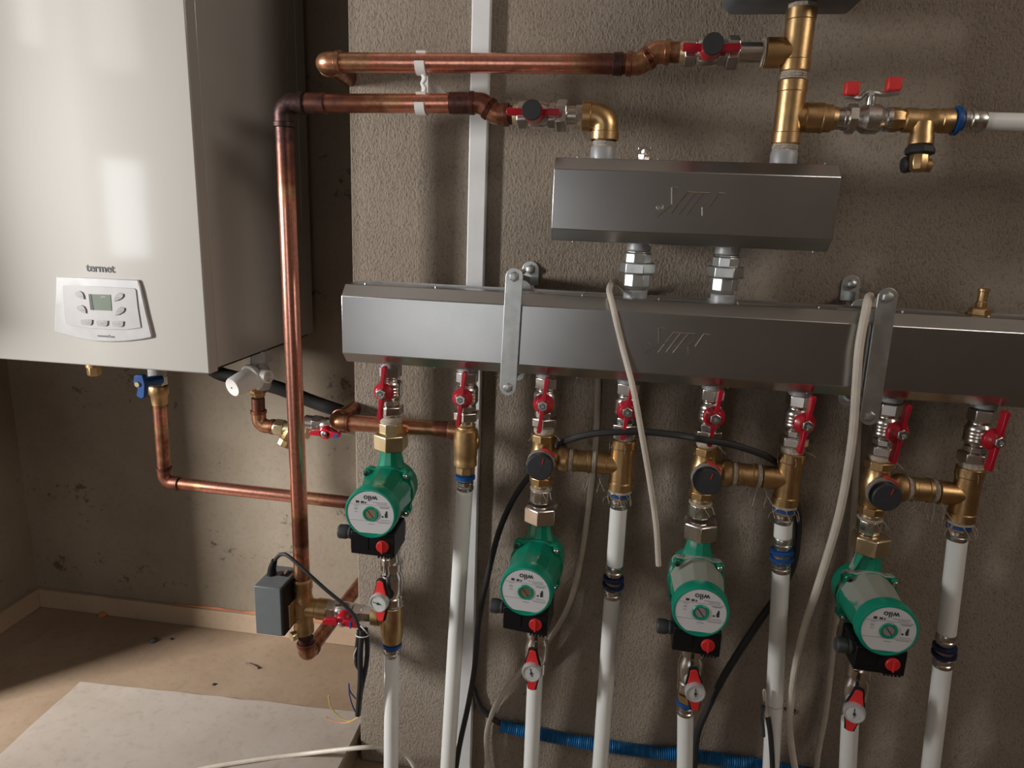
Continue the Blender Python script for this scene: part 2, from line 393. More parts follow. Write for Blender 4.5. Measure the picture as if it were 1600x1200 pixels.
segs2 = [(606, 903, 606, 978), (606, 905, 634, 906), (535, 1034, 602, 982), (602, 1028, 635, 985), (642, 975, 680, 928), (642, 1026, 715, 932), (678, 1028, 755, 932), (678, 928, 786, 932), (753, 1033, 753, 1000), (753, 990, 782, 966), (788, 998, 832, 935), (832, 934, 860, 937)]
logo(mlo, segs2, (549, 994), 840, 230, 3.2, -.0455)

def stub(par, p, d, ln, r=.0172, mat=None, name='threaded_stub'):
    m = MB().lathe(p, d, [(0, r), (ln * .85, r), (ln, r * .93)], 28); mk(name, shift(m, par), mat or PAINTG, par); return
for i in range(8): stub(mlo, (.125 * i, 0, .001), (0, 0, -1), .011, .0168)
for x in (.375, .5): stub(mlo, (x, 0, .120), (0, 0, 1), .012, .0172)
for x in (.375, .5): stub(mup, (x, 0, .2), (0, 0, -1), .012, .0172)
stub(mup, (.3145, 0, .3125), (0, 0, 1), .018, .0178); stub(mup, (.561, 0, .3125), (0, 0, 1), .018, .0178)
# small vents on the manifolds
v = thing('air_vent', 'small silver bleed plug on top of the short manifold', 'valve', (.372, 0, .3125))
mk('plug_body', MB().lathe((0, 0, 0), (0, 0, 1), [(0, .008), (.006, .0095), (.009, .0095), (.010, .005), (.016, .005)], 6, .5), NICKEL, v, bev=.0006)
mk('turn_key', MB().box(-.009, .009, -.004, .003, .014, .0195), STEEL, v, bev=.0012)
v = thing('drain_plug', 'small brass nipple standing on the long manifold at the right', 'fitting', (.846, 0, .121))
mk('hex_base', MB().lathe((0, 0, 0), (0, 0, 1), [(0, .014), (.009, .014), (.011, .011)], 6, .5), BRASS, v, bev=.0006)
mk('spigot', MB().lathe((0, 0, .01), (0, 0, 1), [(0, .007), (.008, .007), (.009, .0062), (.022, .0062), (.023, .0075), (.026, .0075), (.0265, .005)], 20), BRASS, v)

# ---- unions between the manifolds
def union(label, x):
    o = thing('pipe_union', label, 'fitting', (x, 0, .1325), (0, 0, .35), 'galvanised unions between the two manifolds')
    mk('lower_hex', MB().lathe((0, 0, 0), (0, 0, 1), [(0, .0165), (.003, .018), (.005, .0195), (.022, .0195), (.0235, .017)], 8, .12), ZINC, o, bev=.0008)
    mk('ring_nut', MB().lathe((0, 0, .0225), (0, 0, 1), [(0, .023), (.0015, .026), (.0155, .026), (.017, .0235)], 6, .5), ZINC, o, bev=.001)
    mk('upper_hex', MB().lathe((0, 0, .0385), (0, 0, 1), [(0, .0195), (.013, .0195), (.0145, .0175), (.0165, .0175)], 8, .12), ZINC, o, bev=.0008)
    return o
union('left galvanised union joining the two manifold boxes', .375)
u2 = union('right galvanised union with stamped ring between the manifold boxes', .5)
mk('stamped_mark', MB().torus((.0, -.0227, .031), (0, 1, 0), .004, .0004, 18, 6).tube([(0, -.0227, .0285), (0, -.0227, .0335)], .0004, 6), STEEL, u2); u2.children[-1].rotation_euler = (0, 0, -.35)

# ---- brackets
def bracket(label, top_px, bot_px, foot_px, tilt=0):
    a = U(*top_px, -.049); b = U(*bot_px, -.049)
    o = thing('manifold_bracket', label, 'bracket', (a.x, -.049, a.z), (0, 0, 0), 'clamp brackets holding the long manifold')
    d = (b - a); d.y = 0; ln = d.length; u = d.normalized(); s = V(u.z, 0, -u.x); R = .0125
    pts = []
    for k in range(13):
        t = PI * k / 12; pts.append(s * R * math.cos(t) - u * R * math.sin(t))
    for k in range(13):
        t = PI + PI * k / 12; pts.append(u * ln + s * R * math.cos(t) - u * R * math.sin(t))
    mk('front_strap', MB().prism(pts, (0, -.003, 0)), ZINC, o, bev=.0006)
    for p in (V(0, 0, 0), u * ln):
        mk('bolt', MB().lathe(p + V(0, -.003, 0), (0, -1, 0), [(0, .0075), (.001, .0078), (.0035, .0068), (.0042, .0045)], 6, .5), ZINC, o, bev=.0005)
    f = U(*foot_px, .112) - V(a.x, -.049, a.z)
    # rear strap behind the box, joined by the bolts
    pts = [p * 1 for p in pts]
    for p in pts[:13]: p += u * .026
    mk('rear_strap', MB().prism([p + V(0, .097, 0) for p in pts], (0, .003, 0)), ZINC, o, bev=.0006)
    for p in (u * .0, u * ln): mk('clamp_bolt', MB().lathe(p + V(0, 0, 0), (0, 1, 0), [(0, .004), (.1, .004)], 12), STEEL, o)
    z = f.z
    arm = [V(-.008, .098, -.004), V(f.x, f.y - .003, z - .012), V(f.x, f.y - .003, z - .030), V(-.008, .098, -.024)]
    mk('wall_arm', MB().prism(arm, (.0, .003, 0)), ZINC, o, bev=.0006)
    fp = [V(f.x - .014, f.y, z - .026), V(f.x + .014, f.y, z - .026)] + [V(f.x + .014 * math.cos(PI * k / 8), f.y, z + .014 * math.sin(PI * k / 8)) for k in range(9)]
    mk('wall_foot', MB().prism(fp, (0, .003, 0)), ZINC, o, bev=.0006)
    mk('wall_screw', MB().lathe(V(f.x, f.y, z), (0, -1, 0), [(0, .0085), (.002, .0085), (.0065, .007), (.008, .004)], 6, .5), ZINC, o, bev=.0006)
    return o
bracket('bright zinc strap bracket clamping the left part of the long manifold', (804, 432), (794, 605), (829, 421))
bracket('dark reflecting strap bracket clamping the right part of the long manifold', (1386, 464), (1358, 650), (1330, 444))

# ================================================================= BALL VALVES
def ball_valve(rot=0.10):
    o = thing('ball_valve', 'x', 'valve', (0, 0, -.009), group='red-handled ball valves under the long manifold')
    b = MB().lathe((0, 0, 0), (0, 0, -1), [(0, .0165), (.001, .0185), (.0165, .0185), (.0175, .0165)], 6, .5)
    b.lathe((0, 0, -.017), (0, 0, -1), [(0, .0150), (.004, .0145), (.007, .0165), (.010, .0182), (.014, .0186), (.016, .0178), (.018, .0186), (.021, .0178), (.023, .0186), (.026, .0178), (.028, .0186), (.031, .0182), (.034, .0160), (.037, .0140)], 32)
    mk('valve_body', b, NICKEL, o, bev=.0007)
    b = MB().lathe((0, 0, -.054), (0, 0, -1), [(0, .0135), (.001, .0158), (.009, .0158), (.010, .0135)], 8, .12); mk('collar', b, NICKEL, o, bev=.0005)
    b = MB().lathe((0, 0, -.064), (0, 0, -1), [(0, .0185), (.0015, .0212), (.0135, .0212), (.0155, .0190)], 6, .5); mk('union_nut', b, NICKEL, o, bev=.0008)
    b = MB().lathe((0, 0, -.079), (0, 0, -1), [(0, .0130), (.008, .0130)], 24); mk('tail_thread', b, NICKEL, o)
    b = MB().lathe((0, -.012, -.036), (0, -1, 0), [(0, .009), (.018, .009), (.020, .0075), (.030, .0075)], 20); mk('stem', b, NICKEL, o)
    h = MB().lathe((0, -.026, -.036), (0, -1, 0), [(0, .0150), (.001, .0160), (.006, .0160), (.009, .0135), (.014, .0105)], 28)
    for sgn in (1, -1):
        q = V(math.sin(rot), 0, math.cos(rot)) * sgn; s = V(q.z, 0, -q.x)
        c0 = V(0, -.031, -.036)
        P = [c0 + q * .008 + s * .0036, c0 + q * .024 + s * .0026, c0 + q * .041 + s * .0036, c0 + q * .0435 + s * .0022,
             c0 + q * .0435 - s * .0022, c0 + q * .041 - s * .0036, c0 + q * .024 - s * .0026, c0 + q * .008 - s * .0036]
        h.prism(P, (0, -.011, 0))
    ho = mk('butterfly_handle', h, RED, o, bev=.0009)
    n_ = MB().lathe((0, -.040, -.036), (0, -1, 0), [(0, .0086), (.004, .0086), (.005, .0075), (.005, .0042), (.0025, .0040)], 6, .5); mk('handle_nut', n_, NICKEL, ho, bev=.0005)
    n_ = MB().lathe((0, -.0415, -.036), (0, -1, 0), [(0, .0028), (.0045, .0028)], 12); mk('stem_tip', n_, INKG, ho)
    return o
where = ['above the green pump farthest left, nearest the boiler', 'above the white pipe beside the trunking', 'above the second green pump, right of the bright strap', 'with a cream cable hanging in front of it',
         'above the green pump with the dusty casing, middle of the row', 'above the white pipe with the blue double coupling', 'just right of the dark strap bracket', 'at the right end of the row, last one']
bv0 = ball_valve()
for i in range(8):
    o = bv0 if i == 0 else copy_tree(bv0)
    o.location = (.125 * i, 0, -.009 - (.003 if i > 5 else 0)); o.rotation_euler = (0, 0, [-.05, -.02, 0, .02, .05, .12, .18, .22][i])
    o['label'] = 'red-handled ball valve ' + where[i]
# ================================================================= TEES, MIXERS
def hemp(mb, c, d, r, t, seed):
    random.seed(seed); prof = []
    for k in range(7): prof.append((t * k / 6, r * (1 + .05 * random.uniform(-1, 1)) * (.93 if k in (0, 6) else 1)))
    mb.lathe(c, d, prof, 22)
def strands(mb, c, r, n, seed, ln=.02):
    random.seed(seed)
    for k in range(n):
        a = random.uniform(0, 2 * PI); p = Vector(c) + V(math.cos(a) * r, -abs(math.sin(a)) * r, random.uniform(-.003, .003))
        P = [p]; d = V(math.cos(a), -.3, random.uniform(-1, .2)).normalized()
        for j in range(4):
            d = (d + V(random.uniform(-.6, .6), random.uniform(-.4, .4), random.uniform(-.9, .3))).normalized(); P.append(P[-1] + d * ln / 4)
        mb.tube(spline(P, 3), .0003, 5)
def tee():
    o = thing('brass_tee', 'x', 'fitting', group='brass tees on the return branches')
    b = MB().lathe((0, 0, .043), (0, 0, -1), [(0, .0175), (.001, .0195), (.014, .0195), (.0150, .0182), (.034, .0182), (.043, .0178), (.052, .0182), (.070, .0182), (.071, .0195), (.083, .0195), (.084, .0175)], 36)
    mk('tee_body', b, BRASS, o, bev=.0003)
    b = MB().lathe((-.006, 0, 0), (-1, 0, 0), [(0, .0165), (.018, .0165), (.0185, .0178), (.032, .0178), (.033, .016)], 32); mk('side_neck', b, BRASS, o)
    b = MB(); hemp(b, (0, 0, .051), (0, 0, -1), .0165, .009, 1); strands(b, (0, 0, .046), .016, 5, 4); mk('sealing_hemp', b, HEMP, o)
    b = MB(); hemp(b, (0, 0, -.0405), (0, 0, -1), .0178, .005, 2); strands(b, (0, 0, -.043), .018, 6, 9); mk('sealing_hemp', b, HEMP, o)
    b = MB().lathe((0, 0, -.0450), (0, 0, -1), [(0, .0150), (.001, .0168), (.011, .0168), (.0115, .015)], 6, .5); mk('hex_reducer', b, BRASS, o, bev=.0006)
    return o
t0 = tee()
tl = {3: 'brass tee beside the second mixing valve on a return branch, left of three', 5: 'middle brass tee, right of the knob above the dusty pump', 7: 'brass tee at far right under the last ball valve'}
tl[3] = 'leftmost of the three brass tees, behind the cream hanging cable'
for i in (3, 5, 7):
    o = t0 if i == 3 else copy_tree(t0); o.location = (.125 * i, 0, -.1415 - (.001 if i == 7 else 0)); o['label'] = tl[i]
def mixer():
    o = thing('mixing_valve', 'x', 'valve', group='brass mixing valves with black knobs')
    b = MB().lathe((0, 0, .041), (0, 0, -1), [(0, .019), (.001, .0208), (.012, .0208), (.013, .0185)], 8, .12)
    b.lathe((0, 0, .028), (0, 0, -1), [(0, .0175), (.012, .0175), (.016, .0195), (.030, .0200), (.042, .0190), (.048, .0170), (.060, .0168)], 32)
    b.lathe((0, 0, -.031), (0, 0, -1), [(0, .018), (.001, .0198), (.011, .0198), (.012, .018)], 8, .12)
    mk('mixer_body', b, BRASS, o, bev=.0005)
    b = MB().lathe((.008, 0, 0), (1, 0, 0), [(0, .0180), (.016, .0170), (.018, .0200), (.021, .0215), (.030, .0215), (.033, .019), (.034, .016)], 28); mk('side_outlet', b, BRASSD, o)
    b = MB().lathe((0, -.014, 0), (0, -1, 0), [(0, .017), (.010, .0165)], 28); mk('bonnet', b, BRASS, o)
    b = MB().lathe((0, -.022, 0), (0, -1, 0), [(0, .0195), (.002, .0225), (.013, .0222), (.015, .021)], 12); kn = mk('knob_skirt', b, KNOBG, o, bev=.0004)
    b = MB().lathe((0, -.036, 0), (0, -1, 0), [(0, .0212), (.010, .0205), (.0125, .0185), (.0130, .002)], 40); mk('knob', b, KNOBD, o)
    b = MB().prism([V(.0030, -.0489, .006), V(.0041, -.0489, .0058), V(.0062, -.0489, .0145), V(.0051, -.0489, .0150)], (0, -.0006, 0)); mk('pointer_mark', b, REDP, o)
    b = MB(); P = []
    for k in range(9): a = math.radians(30 + 60 * k / 8); P.append(V(math.cos(a) * .0245, -.0225, math.sin(a) * .0245))
    for k in range(9): a = math.radians(90 - 60 * k / 8); P.append(V(math.cos(a) * .019, -.0225, math.sin(a) * .019))
    b.prism(P, (0, -.006, 0)); mk('scale_ring', b, REDP, o, bev=.0004)
    b = MB(); hemp(b, (0, 0, .050), (0, 0, -1), .0160, .009, 3); strands(b, (0, 0, .045), .016, 3, 14); mk('sealing_hemp', b, HEMP, o)
    b = MB(); hemp(b, (0, 0, -.043), (0, 0, -1), .0155, .010, 5); mk('nipple', b, BRASSL, o)
    b = MB().lathe((0, 0, -.053), (0, 0, -1), [(0, .0165), (.001, .0178), (.020, .0178), (.022, .0165)], 10, .2); mk('union_tail', b, NICKEL, o, bev=.0006)
    b = MB(); hemp(b, (0, 0, -.050), (0, 0, -1), .0172, .005, 8); strands(b, (0, 0, -.05), .017, 4, 21); mk('sealing_hemp', b, HEMP, o)
    return o
m0 = mixer(); ml = {2: 'leftmost brass mixing valve, knob pointer and grey skirt, above the second green pump', 4: 'middle brass mixing valve with black knob, the black cable passing above it', 6: 'rightmost brass mixing valve, knob beside the dark strap bracket, wrapped in hemp strands'}
for i in (2, 4, 6):
    o = m0 if i == 2 else copy_tree(m0); o.location = (.125 * i, 0, -.141); o['label'] = ml[i]
def cross():
    o = thing('brass_coupling', 'x', 'fitting', group='brass couplings between mixing valves and tees')
    b = MB().lathe((0, 0, 0), (1, 0, 0), [(0, .0165), (.001, .0182), (.005, .0182), (.006, .0172), (.022, .0172), (.023, .0185), (.028, .0185), (.029, .016)], 30); mk('barrel', b, BRASSD, o)
    b = MB(); hemp(b, (-.007, 0, 0), (1, 0, 0), .0180, .007, 6); strands(b, (-.004, 0, 0), .018, 5, 5, .02); mk('sealing_hemp', b, HEMP, o)
    b = MB(); hemp(b, (.029, 0, 0), (1, 0, 0), .0178, .007, 7); strands(b, (.033, 0, -.012), .012, 7, 33, .035); mk('sealing_hemp', b, HEMP, o)
    return o
c0 = cross(); cl = {2: 'leftmost short brass coupling joining knob valve to tee, tan cable behind it', 4: 'middle short brass coupling between knob valve and tee', 6: 'rightmost brass coupling, the one with the longest loose hemp strands'}
for i in (2, 4, 6):
    o = c0 if i == 2 else copy_tree(c0); o.location = (.125 * i + .0485, 0, -.141); o['label'] = cl[i]

# ================================================================= PUMPS
def pump(nutmat, dusty=False):
    o = thing('circulation_pump', 'x', 'pump', group='green circulation pumps')
    G = GREEN; H = DUSTY if dusty else GREEN
    b = MB().lathe((0, .030, 0), (0, -1, 0), [(0, .024), (.004, .034), (.012, .041), (.040, .0425), (.044, .0435)], 32); 
    mk('volute', b, G, o)
    for s in (1, -1):
        b = MB(); rr = []
        for t, rx, ry in ((.030, .0255, .022), (.042, .0215, .020), (.055, .0185, .0185), (.069, .0170, .017)):
            rr.append(([V(rx * math.cos(2 * PI * k / 12 + .26), ry * math.sin(2 * PI * k / 12 + .26), s * t) for k in range(12)], 0))
        b.rings(rr); mk('port_neck', b, H if s > 0 else G, o, ang=25, bev=.0006)
    b = MB(); P = []                       # flange with four ears
    for k in range(64):
        a = 2 * PI * k / 64; r = .0435
        for e in (PI * .25, PI * .75, PI * 1.25, PI * 1.75):
            d = abs((a - e + PI) % (2 * PI) - PI)
            if d < .24: r = max(r, .0435 + .0085 * math.cos(d / .24 * PI / 2) ** .6)
        P.append(V(r * math.cos(a), -.012, r * math.sin(a)))
    b.prism(P, (0, -.012, 0)); mk('flange', b, H if dusty else G, o, bev=.001)
    for e in (PI * .25, PI * .75, PI * 1.25, PI * 1.75):
        q = V(.0455 * math.cos(e), 0, .0455 * math.sin(e))
        b = MB().lathe(q + V(0, -.020, 0), (0, -1, 0), [(0, .0066), (.010, .0060), (.011, .0052)], 16); mk('ear_boss', b, G, o)
        b = MB().lathe(q + V(0, -.030, 0), (0, -1, 0), [(0, .0042), (.003, .0040), (.004, .0030), (.0042, .0019), (.002, .0017)], 10); mk('screw', b, STEEL if (math.cos(e) > 0 or math.sin(e) < 0) else BLACKM, o)
    b = MB().lathe((0, -.022, 0), (0, -1, 0), [(0, .0425), (.010, .0415), (.045, .0382), (.070, .0372)], 12, PI / 12); mk('motor_housing', b, H, o, ang=20, bev=.0012)
    rg = MB().lathe((0, -.088, 0), (0, -1, 0), [(0, .0378), (.002, .0408), (.019, .0408), (.0225, .0392), (.0230, .0372), (.0212, .0362)], 56); ro = mk('front_ring', rg, GREENR, o)
    # label, flattened at its lower edge
    P = []
    for k in range(60):
        a = 2 * PI * k / 60; P.append(V(.0362 * math.cos(a), -.1093, max(-.0318, .0362 * math.sin(a))))
    lb = mk('label', MB().prism(P, (0, -.0008, 0)), LABEL, o)
    yl = -.1102
    text('lettering', 'wilo', .0125, INK, lb, (0, yl, .0255), (PI / 2, PI, 0), 1.0)
    ln = MB()
    for z in (.0145, -.0115):
        h = math.sqrt(.0352 ** 2 - z * z); ln.box(-h, h, yl - .0003, yl, z - .0002, z + .0002)
    random.seed(2)
    for (x0, x1, z) in ((.003, .026, .0192), (.010, .026, .0168), (.014, .030, .0122), (.016, .028, .0108), (-.026, -.018, .0122), (-.025, -.020, .0080), (-.025, -.020, .0060), (-.025, -.020, .0020), (.012, .030, -.0135), (.016, .030, -.0088), (-.004, .006, -.0165)):
        ln.box(x0, x1, yl - .0003, yl, z - .00035, z + .00035)
    mk('small_print', ln, INKG, lb)
    for grp in (((-.0225, -.0178, .0165, .0202), (-.0145, -.0128, .0162, .0198), (-.0120, -.0103, .0162, .0198), (-.0085, -.0068, .0162, .0190)), ((.0225, .0262, -.0045, -.0012), (.0222, .0262, -.0013, .0014), (.0230, .0262, .0013, .0040), (.0240, .0262, .0039, .0062), (.0175, .0200, -.0045, -.0018))):
        dk = MB()
        for (x0, x1, z0, z1) in grp: dk.box(x0, x1, yl - .0003, yl, z0, z1)
        mk('printed_symbols', dk, INK, lb)
    b = MB().lathe((0, -.108, 0), (0, -1, 0), [(0, .0125), (.0030, .0122), (.0042, .0110), (.0040, .0090), (.0015, .0085)], 36); mk('plug_ring', b, GREENR, o)
    b = MB().lathe((0, -.106, 0), (0, -1, 0), [(0, .0085), (.0045, .0085), (.0052, .0078)], 28); pl = mk('vent_plug', b, BRASSL if not dusty else KNOBG, o)
    b = MB().box(-.0075, .0075, -.1115, -.1111, -.0006, .0006); sl = mk('slot', b, INK, pl); sl.rotation_euler = (0, .9, 0)
    # terminal box
    b = MB().prism([V(-.0345, -.103, -.0340), V(.0345, -.103, -.0340), V(.0350, -.103, -.0745), V(-.0345, -.103, -.0720)], (0, .063, 0))
    tb = mk('terminal_box', b, BLACK, o, bev=.0018)
    b = MB()
    for k in range(5): b.box(.008 + k * .005, .0105 + k * .005, -.102, -.095, -.0768, -.072)
    mk('box_ribs', b, BLACK, tb)
    b = MB().box(-.034, -.006, -.1040, -.102, -.064, -.039); mk('box_lid_panel', b, BLACK, tb, bev=.0006)
    b = MB().lathe((.0165, -.101, -.0560), (0, -1, 0), [(0, .0100), (.004, .0100), (.0055, .0090)], 32); b.box(.0152, .0178, -.1095, -.105, -.0655, -.0465); mk('speed_knob', b, REDP, tb, bev=.0004)
    b = MB().lathe((-.0345, -.088, -.0440), (-1, 0, 0), [(0, .0085), (.003, .0085), (.0032, .0105), (.006, .0105), (.0065, .0095), (.012, .0115), (.022, .0112), (.024, .0095), (.022, .0060)], 14); mk('cable_gland', b, GLANDG, tb, bev=.0003)
    b = MB().lathe((0, 0, .0665), (0, 0, 1), [(0, .0255), (.002, .0282), (.026, .0282), (.028, .0260), (.0300, .0220)], 6, .5); mk('union_nut', b, nutmat, o, bev=.001)
    b = MB().lathe((0, 0, -.066), (0, 0, -1), [(0, .0250), (.002, .0265), (.018, .0265), (.020, .0240)], 8, .12); mk('lower_union_nut', b, STEEL if nutmat is not NICKEL else NICKEL, o, bev=.001)
    return o
pl_ = {0: ('clean dark green circulation pump highest on the left, brass nut above it', BRASSL, False), 2: ('green circulation pump with silver nut, clean casing, second from the left', NICKEL, False),
       4: ('dusty green circulation pump under the middle mixing valve', NICKEL, True), 6: ('dusty green circulation pump with brass nut, rightmost and lowest', BRASSL, True)}
LEAN = {0: 0, 2: .006, 4: .012, 6: .021}
for i, zc in ((0, -.2145), (2, -.3165), (4, -.3175), (6, -.3135)):
    lab, nm, du = pl_[i]; o = pump(nm, du); o.location = (.125 * i + LEAN[i] * .3, 0, zc); o['label'] = lab
    o.rotation_euler = (0, 0, {0: .03, 2: -.07, 4: -.03, 6: 0}[i] - .0)
o = thing('union_tail_piece', 'hexagonal brass adaptor above the leftmost green pump', 'fitting', (0, 0, -.096))
b = MB(); hemp(b, (0, 0, .003), (0, 0, -1), .0175, .010, 9); mk('sealing_hemp', b, HEMP, o)
mk('hex_body', MB().lathe((0, 0, -.006), (0, 0, -1), [(0, .0180), (.001, .0198), (.018, .0198), (.019, .018)], 8, .12), BRASSL, o, bev=.0007)

# ================================================================= THERMOMETER VALVES
def thermo(black):
    o = thing('thermometer_valve', 'x', 'valve', group='thermometer ball valves under the pumps')
    b = MB().lathe((0, 0, .052), (0, 0, -1), [(0, .0170), (.001, .0195), (.014, .0195), (.016, .016), (.020, .0158), (.026, .0185), (.034, .0200), (.055, .0200), (.062, .0180), (.066, .0165), (.068, .0180), (.084, .0180), (.086, .0160)], 32)
    mk('valve_body', b, NICKEL, o)
    b = MB().lathe((0, -.012, .0), (0, -1, 0), [(0, .0120), (.010, .0120), (.018, .0105), (.036, .0105)], 24); mk('stem', b, BLACK if black else BGREY, o)
    rr = []
    for y, sc in ((-.026, .80), (-.040, 1.0)):
        P = [V((.0150 if abs(math.cos(a)) > .94 else .010) * 0 + .0125 * sc * math.cos(a), y, .026 * sc * math.sin(a)) for a in [2 * PI * k / 24 for k in range(24)]]
        rr.append((P, 0))
    b = MB().rings(rr); mk('handle_cone', b, BLACK if black else BGREY, o)
    def wing(w0, w1, ln, y0, d, grow=0):
        m = MB()
        for s in (1, -1):
            P = [V(-w0 - grow, y0, s * .006), V(-w1 - grow, y0, s * (ln - .010)), V(-w1 * .8 - grow, y0, s * (ln - .002 + grow)), V(-w1 * .3, y0, s * (ln + grow)), V(w1 * .3, y0, s * (ln + grow)), V(w1 * .8 + grow, y0, s * (ln - .002 + grow)), V(w1 + grow, y0, s * (ln - .010)), V(w0 + grow, y0, s * .006)]
            m.prism(P, (0, d, 0))
        return m
    h = mk('lever_frame', wing(.0128, .0072, .0375, -.0375, -.006, .0016), BLACK, o, bev=.0008)
    mk('butterfly_handle', wing(.0125, .0068, .0370, -.0430, -.003), REDP, h, bev=.0006)
    b = MB().lathe((0, -.042, 0), (0, -1, 0), [(0, .0150), (.002, .0162), (.010, .0162), (.0125, .0150), (.0125, .0132), (.0105, .0130)], 40); mk('gauge_rim', b, SILVERP, o)
    b = MB().lathe((0, -.050, 0), (0, -1, 0), [(0, .0131), (.0034, .0131)], 36); dl = mk('gauge_dial', b, DIAL, o)
    b = MB().tube([(-.009, -.0538, .0015), (.006, -.0538, -.001)], .0007, 6); b.lathe((0, -.0534, 0), (0, -1, 0), [(0, .0022), (.0012, .0022)], 14)
    for k in range(11):
        a = math.radians(-40 + 26 * k); p = V(.0112 * math.cos(a), -.0535, .0112 * math.sin(a)); q = p * 1; q.x *= .88; q.z *= .88; b.tube([p, q], .00025, 5)
    nd = mk('gauge_needle', b, INK, dl)
    return o
tp = {0: ((590, 944), True, 'thermometer valve with black red-winged handle beside the brass tee, nearest the boiler', 0, .0), 2: ((830, 1053), False, 'thermometer valve hanging under the second green pump', 1.2, -.03),
      4: ((1087, 1085), False, 'thermometer valve under the middle dusty pump, above a blue ring', 1.3, -.12), 6: ((1335, 1118), False, 'thermometer valve at lower right under the rightmost pump', 1.3, .06)}
for i, (px, bl, lab, nr, tilt) in tp.items():
    d = U(px[0], px[1], -.0545); o = thermo(bl); o.location = (.125 * i + LEAN[i], 0, d.z); o['label'] = lab
    ang = math.atan2(d.x - .125 * i - LEAN[i], .0545); o.rotation_euler = (0, 0, ang * 1)
    for ch in o.children:
        if ch.name.startswith('gauge_dial'): ch.children[0].rotation_euler = (0, nr, 0)
        if ch.name.startswith('lever_frame'): ch.rotation_euler = (0, tilt, 0)
# upper link pieces between pump and thermometer valve
for i in (0, 2, 4, 6):
    zc = {0: -.2145, 2: -.3165, 4: -.3175, 6: -.3135}[i]; zt = [c_ for c_ in bpy.data.objects if c_.name.startswith('thermometer_valve')][i // 2].location.z + .050
    z0 = zc - .084
    if z0 - zt > .004:
        o = thing('pump_tail_nipple', ['nickel nipple below the leftmost pump', 'nickel nipple below the second pump', 'nickel nipple below the middle dusty pump', 'nickel nipple below the rightmost pump'][i // 2], 'fitting', (.125 * i + LEAN[i] * .8, 0, z0), group='nipples under the pumps')
        mk('nipple_body', MB().lathe((0, 0, 0), (0, 0, -1), [(0, .0165), ((z0 - zt) * .4, .0165), ((z0 - zt) * .45, .0150), (z0 - zt, .0150)], 28), NICKEL, o)
o = thing('bleed_valve', 'small nickel bleed valve under the leftmost pump terminal box', 'valve', tuple(U(603, 880, -.022)))
mk('bleed_hex', MB().lathe((0, 0, -.004), (0, 0, 1), [(0, .0075), (.012, .0075), (.0135, .006)], 6, .5), NICKEL, o, bev=.0006)
mk('bleed_tip', MB().lathe((0, 0, .009), (0, 0, 1), [(0, .0045), (.004, .0048), (.007, .0035)], 16), NICKEL, o)
mk('bleed_tail', MB().lathe((0, 0, -.003), (0, 0, -1), [(0, .0052), (.012, .0058), (.016, .0072), (.020, .006)], 20), NICKEL, o)
mk('bleed_elbow', MB().tube([(0, 0, -.010), (0, .012, -.012), (0, .02, -.012)], .005, 12), NICKEL, o)
# ================================================================= BRANCH ENDS: rings, press sleeves, white pipes
def press(o, z, down=True):
    d = (0, 0, -1) if down else (0, 0, 1)
    s = MB().lathe((0, 0, z), d, [(0, .0120), (.003, .0122), (.0045, .0140), (.008, .0142), (.0095, .0130), (.012, .0130), (.0135, .0144), (.018, .0144), (.0195, .0138)], 32)
    mk('press_sleeve', s, STEEL, o)
def ring(o, z, mat=None, r=.0165): mk('locating_ring', MB().lathe((0, 0, z), (0, 0, -1), [(0, .0145), (.001, r), (.0055, r), (.0065, .0145)], 28), mat or BLUE, o)
def plabel(nm, lab, loc_): return thing(nm, lab, 'fitting', loc_, group='press fittings on the white pipes')
def wpipe(label, x, z0, bx, bpx, r=.0135, by=.012):
    e = U(bpx, 1190, by); a = V(x, 0, z0); P = [a, a + (e - a) * .5]
    d = e - a; k = (FZ - a.z) / d.z; P.append(a + d * k)
    o = make('white_pipe', MB().tube(resamp(P, .06), r, 28), PIPEW); tag(o, label, 'pipe', 'white plastic pipes running down to the floor'); return o
# branch 0 tee (side neck to the left) and pipe
o = thing('brass_tee', 'brass tee under the black-handled thermometer valve, left side outlet', 'fitting', (0, 0, -.469))
mk('tee_body', MB().lathe((0, 0, .036), (0, 0, -1), [(0, .0185), (.002, .0200), (.030, .0195), (.040, .0200), (.058, .0195), (.062, .0180), (.072, .0165)], 32), BRASSD, o)
mk('side_neck', MB().lathe((-.008, 0, .012), (-1, 0, 0), [(0, .0160), (.012, .0165), (.013, .0185), (.026, .0185), (.027, .016)], 28), BRASSD, o)
mk('clamp_ring', MB().torus((0, 0, .038), (.1, 0, 1), .0188, .0018), STEEL, o)
o = plabel('press_fitting', 'blue-ringed press fitting under the brass tee nearest the boiler', (0, 0, -.508)); ring(o, 0, BLUE, .0172); press(o, -.006)
ENDZ = {0: -.532}
wpipe('white plastic pipe farthest left, dropping from the tee by the thermometer valve', 0, -.530, 0, 611)
